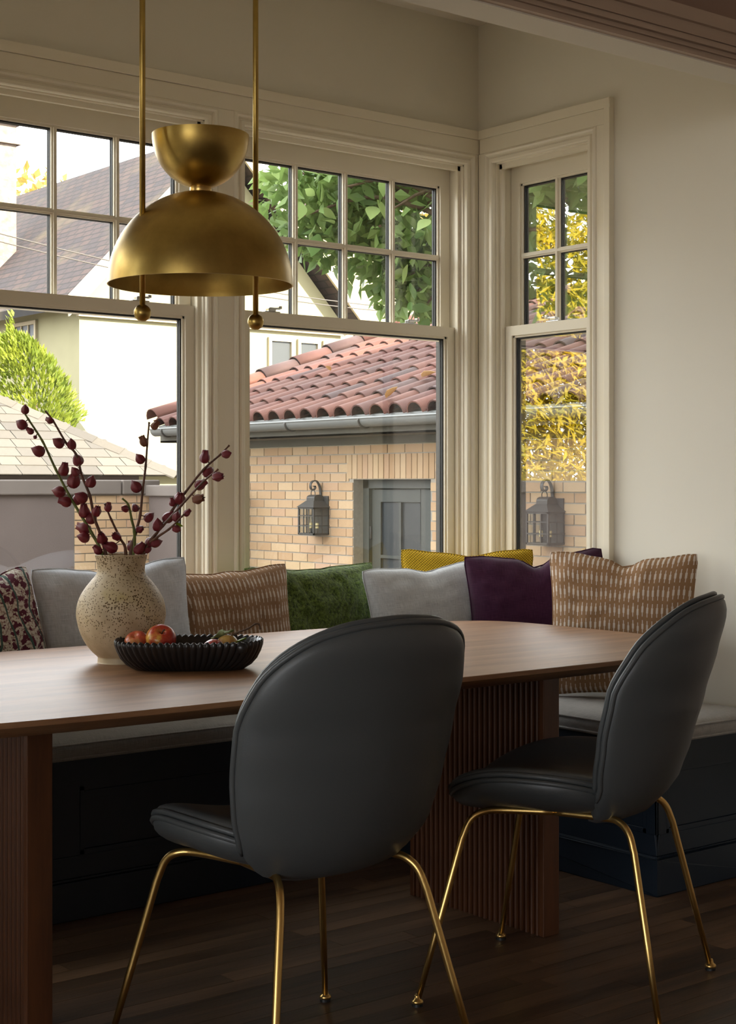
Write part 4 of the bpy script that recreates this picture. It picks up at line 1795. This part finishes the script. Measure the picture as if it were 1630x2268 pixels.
lme = MB()
LO = [(0, 0), (.2, .3), (.5, .42), (.8, .25), (1, 0), (.8, -.25), (.5, -.42), (.2, -.3)]
lme.add([(a, b * .7, .08 * sin(a * 3) + .1 * abs(b)) for a, b in LO], [(0, 1, 2, 3, 4), (0, 4, 5, 6, 7)])
fm = lme.mesh('fallen_leaf')
fm.materials.append(M['fallen'])
FL = ((8.28, 1.95, .15, 'curled tan leaf high on the tile roof, rightmost of the upper cluster'), (8.50, 1.90, .15, 'dry tan leaf in the middle of the upper cluster on the tile roof'), (8.72, 1.86, .16, 'large dry leaf at the left of the upper cluster on the tile roof'), (8.95, .62, .16, 'long pale leaf caught halfway down the garage roof tiles'), (8.72, .05, .14, 'round tan leaf at the eave of the garage roof above the gutter'), (10.75, 1.15, .08, 'tiny pale leaf alone on the left part of the tile roof'))
for k, (yc, s, sz, lab) in enumerate(FL):
    o = link('fallen_leaf', fm)
    o.location = (EX + s * cos(al), yc, EZ + s * sin(al) + .085)
    o.rotation_euler = (random.uniform(-.3, .3), -al + random.uniform(-.3, .3), random.uniform(0, 6))
    o.scale = (sz, sz, sz)
    tag(o, lab, 'leaf', 'fallen leaves on the garage roof')
    md = o.modifiers.new('thick', 'SOLIDIFY')
    md.thickness = .01

# ------------------------------------------------------------------ garden wall with brick pier
YB = 12.0
m = MB()
m.box(-16, 6.34, YB, YB + .25, GZ, 1.035)
m.box(7.11, 7.20, YB + .04, YB + .25, GZ, 1.035)
gw = struct('wall_garden', m, M['stucco'])
m = MB()
x = -16.
while x < 7.1:
    m = MB().box(x, min(x + 1.9, 7.19) - .012, YB - .035, YB + .285, 1.037, 1.166)
    m.build('coping_stone', M['cap'], gw, bevel=.012)
    x += 1.9
m = MB().box(6.34 + .004, 7.11, YB + .006, YB + .24, GZ, 1.035)
m.build('pier_core', M['mortar'], gw)
for i in range(16):
    z0 = 1.033 - (i + 1) * BC
    xx = 6.342 - (BL * .5 if i % 2 else 0)
    while xx < 7.10:
        a, b = max(6.342, xx), min(7.112, xx + BL)
        xx += BL
        if b - a > .03:
            piece('brick', (round(b - a - .010, 3), .04, BC - .010), 'brick', gw, (a + .005, YB - .004 + random.uniform(-.0015, .0015), z0 + .005))
m = MB().box(7.06, 7.30, 10.95, YB - .04, GZ, 1.02)
m.box(7.30, XG + .006, 10.95, 11.12, GZ, 1.02)
gr = struct('wall_garden_return', m, M['stucco'])
MB().box(7.03, 7.33, 10.92, YB + .02, 1.022, 1.12).build('coping_stone', M['cap'], gr, bevel=.01)

# ------------------------------------------------------------------ shingled outbuilding beyond the wall
OX, OY, OZ, OP = 9.20, 15.0, 1.24, .60
out = thing('outbuilding', 'low outbuilding with a sunlit grey shingle hip roof beyond the garden wall', 'outbuilding', (OX - 3, OY, GZ))
oo = (OX - 3, OY, GZ)
T = 2.5
m = MB()
def op(x, t): return (OX - x, OY + t, OZ - .02 + OP * min(t, 2 * T - t))
m.add([op(0, 0), op(8, 0), op(8 - T, T), op(T, T), op(0, 2 * T), op(8, 2 * T)], [(0, 3, 2, 1), (0, 4, 3), (3, 4, 5, 2), (1, 2, 5), (0, 1, 5, 4)])
rel(m, oo).build('roof_deck', M['shingle_base'], out)
rel(MB().box(OX - 7.7, OX - .3, OY + .3, OY + 5.7, GZ, OZ - .021), oo).build('wall', M['stucco'], out)
oal = math.atan(OP)
se = .19
r_ = 0
while r_ * se < T / cos(oal) - .1:
    s0 = r_ * se
    t = s0 * cos(oal)
    x = t + .02
    lim = 5.0
    first = True
    while x < lim:
        wd = random.choice((.24, .30, .36))
        piece('shingle', (wd - .008, .23, .010), 'shingle', out, (OX - x - wd - oo[0] - .01, OY + t - .03 - oo[1], OZ + OP * t - oo[2] - .012)).rotation_euler = (oal - .035, 0, random.uniform(-.008, .008))
        x += wd
    r_ += 1
hd = Vector((-1, 1, OP)).normalized()
for k in range(12):
    p = Vector((OX + .02, OY - .02, OZ + .01)) + hd * (.34 * k)
    if p.y > OY + T:
        break
    o = link('hip_cap', (lambda: bmesh_cache.setdefault('hc', (lambda q: (q.materials.append(M['shingle']), q)[1])(MB().poly([(-.13, -.05), (0, .02), (.13, -.05), (.13, -.065), (0, .004), (-.13, -.065)], lambda a, b: (0, a, b), lambda a, b: (.40, a, b)).mesh('hip_cap'))))(), out)
    o.location = p - Vector(oo)
    o.rotation_euler = (0, -math.asin(hd.z) + .02, math.atan2(1, -1))


def gable_house(name, label, cat, x0, x1, y0, y1, zb, ze, xr, zr, wall, roof, over=.4, th=.14):
    """gable end faces -Y, ridge runs along Y"""
    H_ = thing(name, label, cat, ((x0 + x1) / 2, y0, zb))
    oh = ((x0 + x1) / 2, y0, zb)
    sl = (zr - ze) / (xr - (x0 - over))
    m = MB()
    m.poly([(x0, zb), (x1, zb), (x1, ze + .05), (xr, zr - .25), (x0, ze + .05)], lambda a, b: (a, y0, b), lambda a, b: (a, y1, b))
    rel(m, oh).build('wall', wall, H_)
    for (xa, za) in ((x0 - over, ze), (x1 + over, ze)):
        ln = sqrt((xr - xa) ** 2 + (zr - za) ** 2)
        mb = MB()
        yA, yB_ = y0 - over, y1 + over
        mb.add([(xa, yA, za), (xr, yA, zr), (xr, yB_, zr), (xa, yB_, za), (xa, yA, za - th), (xr, yA, zr - th), (xr, yB_, zr - th), (xa, yB_, za - th)], [(0, 1, 2, 3), (7, 6, 5, 4), (0, 4, 5, 1), (3, 2, 6, 7), (0, 3, 7, 4), (1, 5, 6, 2)])
        mb.uv = [(0, 0), (0, ln), (yB_ - yA, ln), (yB_ - yA, 0)] * 2
        rel(mb, oh).build('roof', roof, H_)
        # bargeboard along the rake, with a second narrower board behind it
        bb = MB()
        for (dy, wd, dz) in ((.05, .30, .03), (.02, .16, .06)):
            bb.add([(xa, yA - dy, za + dz), (xr, yA - dy, zr + dz), (xr, yA - dy, zr + dz - wd), (xa, yA - dy, za + dz - wd), (xa, yA + .0, za + dz), (xr, yA, zr + dz), (xr, yA, zr + dz - wd), (xa, yA, za + dz - wd)], [(0, 1, 2, 3), (7, 6, 5, 4), (0, 4, 5, 1), (3, 2, 6, 7), (0, 3, 7, 4), (1, 5, 6, 2)])
        rel(bb, oh).build('bargeboard', M['barge'], H_)
    return H_, oh


h1, o1 = gable_house('neighbour_house', 'cream rendered gabled house with a large brown shingle roof beyond the gardens', 'house', 11.45, 16.55, 21.5, 36, GZ, 3.93, 13.98, 6.95, M['render'], M['roof_dark'])


def facewin(parent, org, xf, a0, a1, z0, z1, n):
    fr = MB()
    fr.box(a0 - .06, a1 + .06, -.05, .02, z0 - .06, z0, xf)
    fr.box(a0 - .06, a1 + .06, -.05, .02, z1, z1 + .06, xf)
    fr.box(a0 - .06, a0, -.05, .02, z0, z1, xf)
    fr.box(a1, a1 + .06, -.05, .02, z0, z1, xf)
    wo = rel(fr, org).build('window', M['barge'], parent)
    pw = (a1 - a0) / n
    for i in range(n):
        rel(MB().box(a0 + i * pw + .015, a0 + (i + 1) * pw - .015, -.012, -.002, z0, z1, xf), org).build('pane', M['dark_glass'], wo)
    for i in range(1, n):
        rel(MB().box(a0 + i * pw - .015, a0 + i * pw + .015, -.03, 0, z0, z1, xf), org).build('mullion', M['barge'], wo)


fY = lambda a, b, z: (a, 21.5 + b, z)
fX = lambda a, b, z: (11.45 + b, a, z)
facewin(h1, o1, fY, 15.05, 15.46, 2.3, 3.55, 1)
facewin(h1, o1, fY, 15.66, 16.02, 2.3, 3.55, 1)
facewin(h1, o1, fY, 16.20, 16.52, 2.3, 3.55, 1)
facewin(h1, o1, fX, 22.95, 23.7, 3.0, 3.72, 3)
m = MB().box(11.40, 16.6, 21.42, 21.5, 3.72, 3.84)
rel(m, o1).build('string_course', M['barge'], h1)
m = MB().box(11.75, 12.38, 25.6, 26.3, 4.6, 7.55)
m.box(11.68, 12.45, 25.53, 26.37, 7.20, 7.34)
m.box(11.68, 12.45, 25.53, 26.37, 7.55, 7.68)
rel(m, o1).build('chimney', M['chimney'], h1)
h2, o2 = gable_house('far_house', 'pinkish shingle-roofed house far behind the pear tree', 'house', 20.5, 27.5, 29, 40, GZ, 5.0, 22.2, 8.2, M['render'], M['roof_pink'])
# low sunlit roof between the outbuilding and the house
sh = thing('garden_shed', 'low pale-roofed shed standing in front of the cream house', 'shed', (12.2, 18.4, GZ))
os_ = (12.2, 18.4, GZ)
m = MB()
m.add([(9.8, 17.4, 1.25), (14.6, 17.4, 1.25), (14.6, 18.4, 1.96), (9.8, 18.4, 1.96), (9.8, 19.4, 1.25), (14.6, 19.4, 1.25)], [(0, 1, 2, 3), (3, 2, 5, 4), (0, 3, 4), (1, 5, 2), (0, 4, 5, 1)])
rel(m, os_).build('roof', M['render'], sh)
rel(MB().box(10.0, 14.4, 17.6, 19.2, GZ, 1.249), os_).build('wall', M['render'], sh)


# ------------------------------------------------------------------ planting
def leafquad(mb, p, ax, nr, L, W, fold=.15):
    bx = ax.cross(nr).normalized()
    nr = bx.cross(ax)
    n = len(mb.v)
    mb.v += [tuple(p), tuple(p + ax * L * .45 + bx * W * .5 + nr * W * fold), tuple(p + ax * L), tuple(p + ax * L * .45 - bx * W * .5 + nr * W * fold)]
    mb.f += [(n, n + 1, n + 2, n + 3)]


def rv():
    while True:
        v = Vector((random.uniform(-1, 1), random.uniform(-1, 1), random.uniform(-1, 1)))
        if .05 < v.length < 1:
            return v


def fast(mb, name, mat, parent):
    me = bpy.data.meshes.new(name)
    me.from_pydata(mb.v, [], mb.f)
    me.materials.append(mat)
    return link(name, me, parent)


# pear tree between the house and the garage
TX, TY = 4.97, 5.40
pt = thing('pear_tree', 'leafy green pear tree standing just outside the corner of the windows', 'tree', (TX, TY, GZ))
ot = Vector((TX, TY, GZ))
trunk = smoothc([(0, 0, 0), (.02, .01, 1.2), (-.01, .02, 2.1), (.03, 0, 3.0), (0, .05, 3.9)], 5)
MB().tube(trunk, [.075 - .0022 * i for i in range(len(trunk))], 10).build('trunk', M['bark'], pt, smooth=True)
CAN = [((4.78, 5.70, 2.48), (.55, .55, .42), 150), ((4.42, 5.82, 2.48), (.34, .34, .30), 62), ((4.86, 5.64, 2.12), (.28, .28, .20), 46), ((4.74, 4.72, 2.58), (.30, .34, .26), 42),
       ((4.9, 5.4, 3.2), (.95, .95, .6), 0), ((5.4, 5.3, 2.7), (.6, .6, .5), 0), ((5.14, 4.90, 2.20), (.26, .22, .34), 0)]
lfm = []
for k in range(3):
    mb = MB()
    nL = 7
    for i in range(nL):
        u = i / (nL - 1)
        wd = .5 * sin(pi * min(.985, max(.03, u)) ** .85) * (1.0 - .12 * k)
        cz = .12 * (k - 1) * u * u * 2 - .25 * u * u * (k == 2)
        for v in (-1, 0, 1):
            mb.v.append((u, v * wd * .62, cz + .10 * abs(v) * wd))
    for i in range(nL - 1):
        for j in range(2):
            mb.f.append((i * 3 + j, (i + 1) * 3 + j, (i + 1) * 3 + j + 1, i * 3 + j + 1))
    me = mb.mesh('leaf', True)
    me.materials.append(M['leaf'])
    lfm.append(me)
fol = MB()
for (c, rr, nobj) in CAN:
    c = Vector(c)
    # a few limbs into each mass of leaves
    for k in range(4):
        e = c + Vector((rv().x * rr[0], rv().y * rr[1], rv().z * rr[2])) * .8
        stt = Vector((TX, TY, min(3.0 + GZ + .9, c.z - .15)))
        mid = stt.lerp(e, .55) + Vector((0, 0, .12))
        sp = smoothc([stt - ot, mid - ot, e - ot], 5)
        MB().tube(sp, [.016 - .0011 * i for i in range(len(sp))], 6).build('branch', M['bark'], pt, smooth=True)
    for k in range(nobj):
        v = rv()
        p = c + Vector((v.x * rr[0], v.y * rr[1], v.z * rr[2]))
        o = link('leaf', random.choice(lfm), pt)
        o.location = p - ot
        a = Vector((random.uniform(-1, 1), random.uniform(-1, 1), random.uniform(-1.2, .35))).normalized()
        q = a.to_track_quat('X', 'Z')
        o.rotation_mode = 'QUATERNION'
        from mathutils import Quaternion
        o.rotation_quaternion = q @ Quaternion((1, 0, 0), random.uniform(-1.1, 1.1))
        s_ = random.uniform(.070, .115)
        o.scale = (s_, s_, s_)
    for k in range(int(800 * (rr[0] / .5) ** 2) + 300):
        v = rv()
        p = c + Vector((v.x * rr[0], v.y * rr[1], v.z * rr[2])) + Vector((.05, .1, .02))
        ax = Vector((random.uniform(-1, 1), random.uniform(-1, 1), random.uniform(-1.2, .3))).normalized()
        leafquad(fol, p - ot, ax, rv().normalized(), random.uniform(.07, .11), random.uniform(.04, .06))
tag(fast(fol, 'foliage', M['leaf_far'], pt), kind='stuff')

# tall yellow bamboo hedge further along the garden wall
bh = thing('bamboo_hedge', 'tall golden bamboo hedge in sun behind the garden wall, mirrored in the narrow window', 'hedge', (-6.2, 13.6, GZ))
ob2 = Vector((-6.2, 13.6, GZ))
for k in range(46):
    x = random.uniform(-10.5, -2.2)
    yy = random.uniform(13.0, 14.2)
    h = random.uniform(4.6, 6.2)
    a = Vector((random.uniform(-.5, .5), random.uniform(-.5, .3), 0))
    sp = [Vector((x, yy, GZ)) + a * (t * t) + Vector((0, 0, h * t)) - ob2 for t in (0, .25, .5, .75, 1)]
    MB().tube(sp, [.022, .02, .017, .012, .006], 6).build('culm', M['bamboo'], bh, smooth=True)
fol = MB()
for k in range(52000):
    x = random.uniform(-10.8, -1.9)
    yy = random.triangular(12.75, 14.6, 13.0)
    z = random.triangular(.2, 5.6, 3.0)
    if z > 4.3 and mnoise.noise(Vector((x * 1.5, yy, z * 1.5))) < (z - 4.6) * .5:
        continue
    ax = Vector((random.uniform(-1, 1), random.uniform(-1, .4), random.uniform(-1.1, .2))).normalized()
    leafquad(fol, Vector((x, yy, z)) - ob2, ax, Vector((rv().x, -1.0 + rv().y * .6, .8)).normalized(), random.uniform(.14, .26), random.uniform(.03, .055))
tag(fast(fol, 'foliage', M['bamboo'], bh), kind='stuff')

# bright conifer beside the outbuilding
cf = thing('conifer_shrub', 'bright lime green conifer shrub in front of the cream house', 'shrub', (10.3, 20.65, GZ))
MB().tube([(0, 0, 0), (0, 0, 3.2)], [.06, .015], 8).build('stem', M['bark'], cf, smooth=True)
fol = MB()
for k in range(11000):
    v = rv()
    if k < 130:
        z = random.uniform(3.5, 4.45)
        rad = .13 * (1.1 - (z - 3.5) / 1.1)
        p = Vector((v.x * rad - .38, v.y * rad, z))
    else:
        z = random.uniform(.5, 4.15)
        rad = 1.05 * sqrt(max(.0, 1 - (max(0, z - 1.8) / 2.4) ** 2))
        q = random.uniform(0, 2 * pi)
        r0 = rad * (.74 + .26 * random.random()) * (1 + .22 * mnoise.noise(Vector((cos(q) * 2.5, sin(q) * 2.5, z * 2.2))))
        p = Vector((cos(q) * r0 - .10 - .14 * (z - 2), sin(q) * r0 * .6, z))
    ax = Vector((p.x, p.y, .6)).normalized() + rv() * .5
    leafquad(fol, p, ax.normalized(), rv().normalized(), random.uniform(.08, .15), random.uniform(.03, .055))
tag(fast(fol, 'foliage', M['conifer'], cf), kind='stuff')

# pale trees on the skyline
for k, (x, yy, h, r0, lab) in enumerate(((22.6, 46.0, 10.2, 3.2, 'hazy yellow tree behind the brown roof at the far left'), (31.0, 52.0, 12.4, 2.4, 'dark green treetop just over the brown roof ridge'), (39.0, 47.0, 13.8, 3.6, 'yellow-green tree behind the pear leaves'))):
    t_ = thing('skyline_tree', lab, 'tree', (x, yy, GZ), 0, 'trees on the skyline')
    MB().tube([(0, 0, 0), (.1, 0, h * .5), (0, .1, h)], [.3, .2, .05], 8).build('trunk', M['bark'], t_, smooth=True)
    fol = MB()
    for q in range(2600):
        v = rv()
        p = Vector((v.x * r0, v.y * r0, h - r0 * .7 + v.z * r0 + 1.0))
        leafquad(fol, p, rv().normalized(), rv().normalized(), random.uniform(.25, .5), random.uniform(.15, .3))
    tag(fast(fol, 'crown', M['autumn'] if k != 1 else M['leaf_far'], t_), kind='stuff')

# two service cables across the gardens
for k, dz in enumerate((0, .10)):
    P0, P1 = Vector((4.2, 15.4, 4.28 + dz)), Vector((13.2, 15.9, 3.42 + dz * .6))
    pts = [P0.lerp(P1, t) - Vector((0, 0, .25 * 4 * t * (1 - t))) for t in [i / 14 for i in range(15)]]
    o = MB().tube(pts, .007, 6).build('service_cable', M['cable'], smooth=True)
    tag(o, ('upper' if k else 'lower') + ' of two thin grey cables strung in front of the brown roof', 'cable', 'service cables')
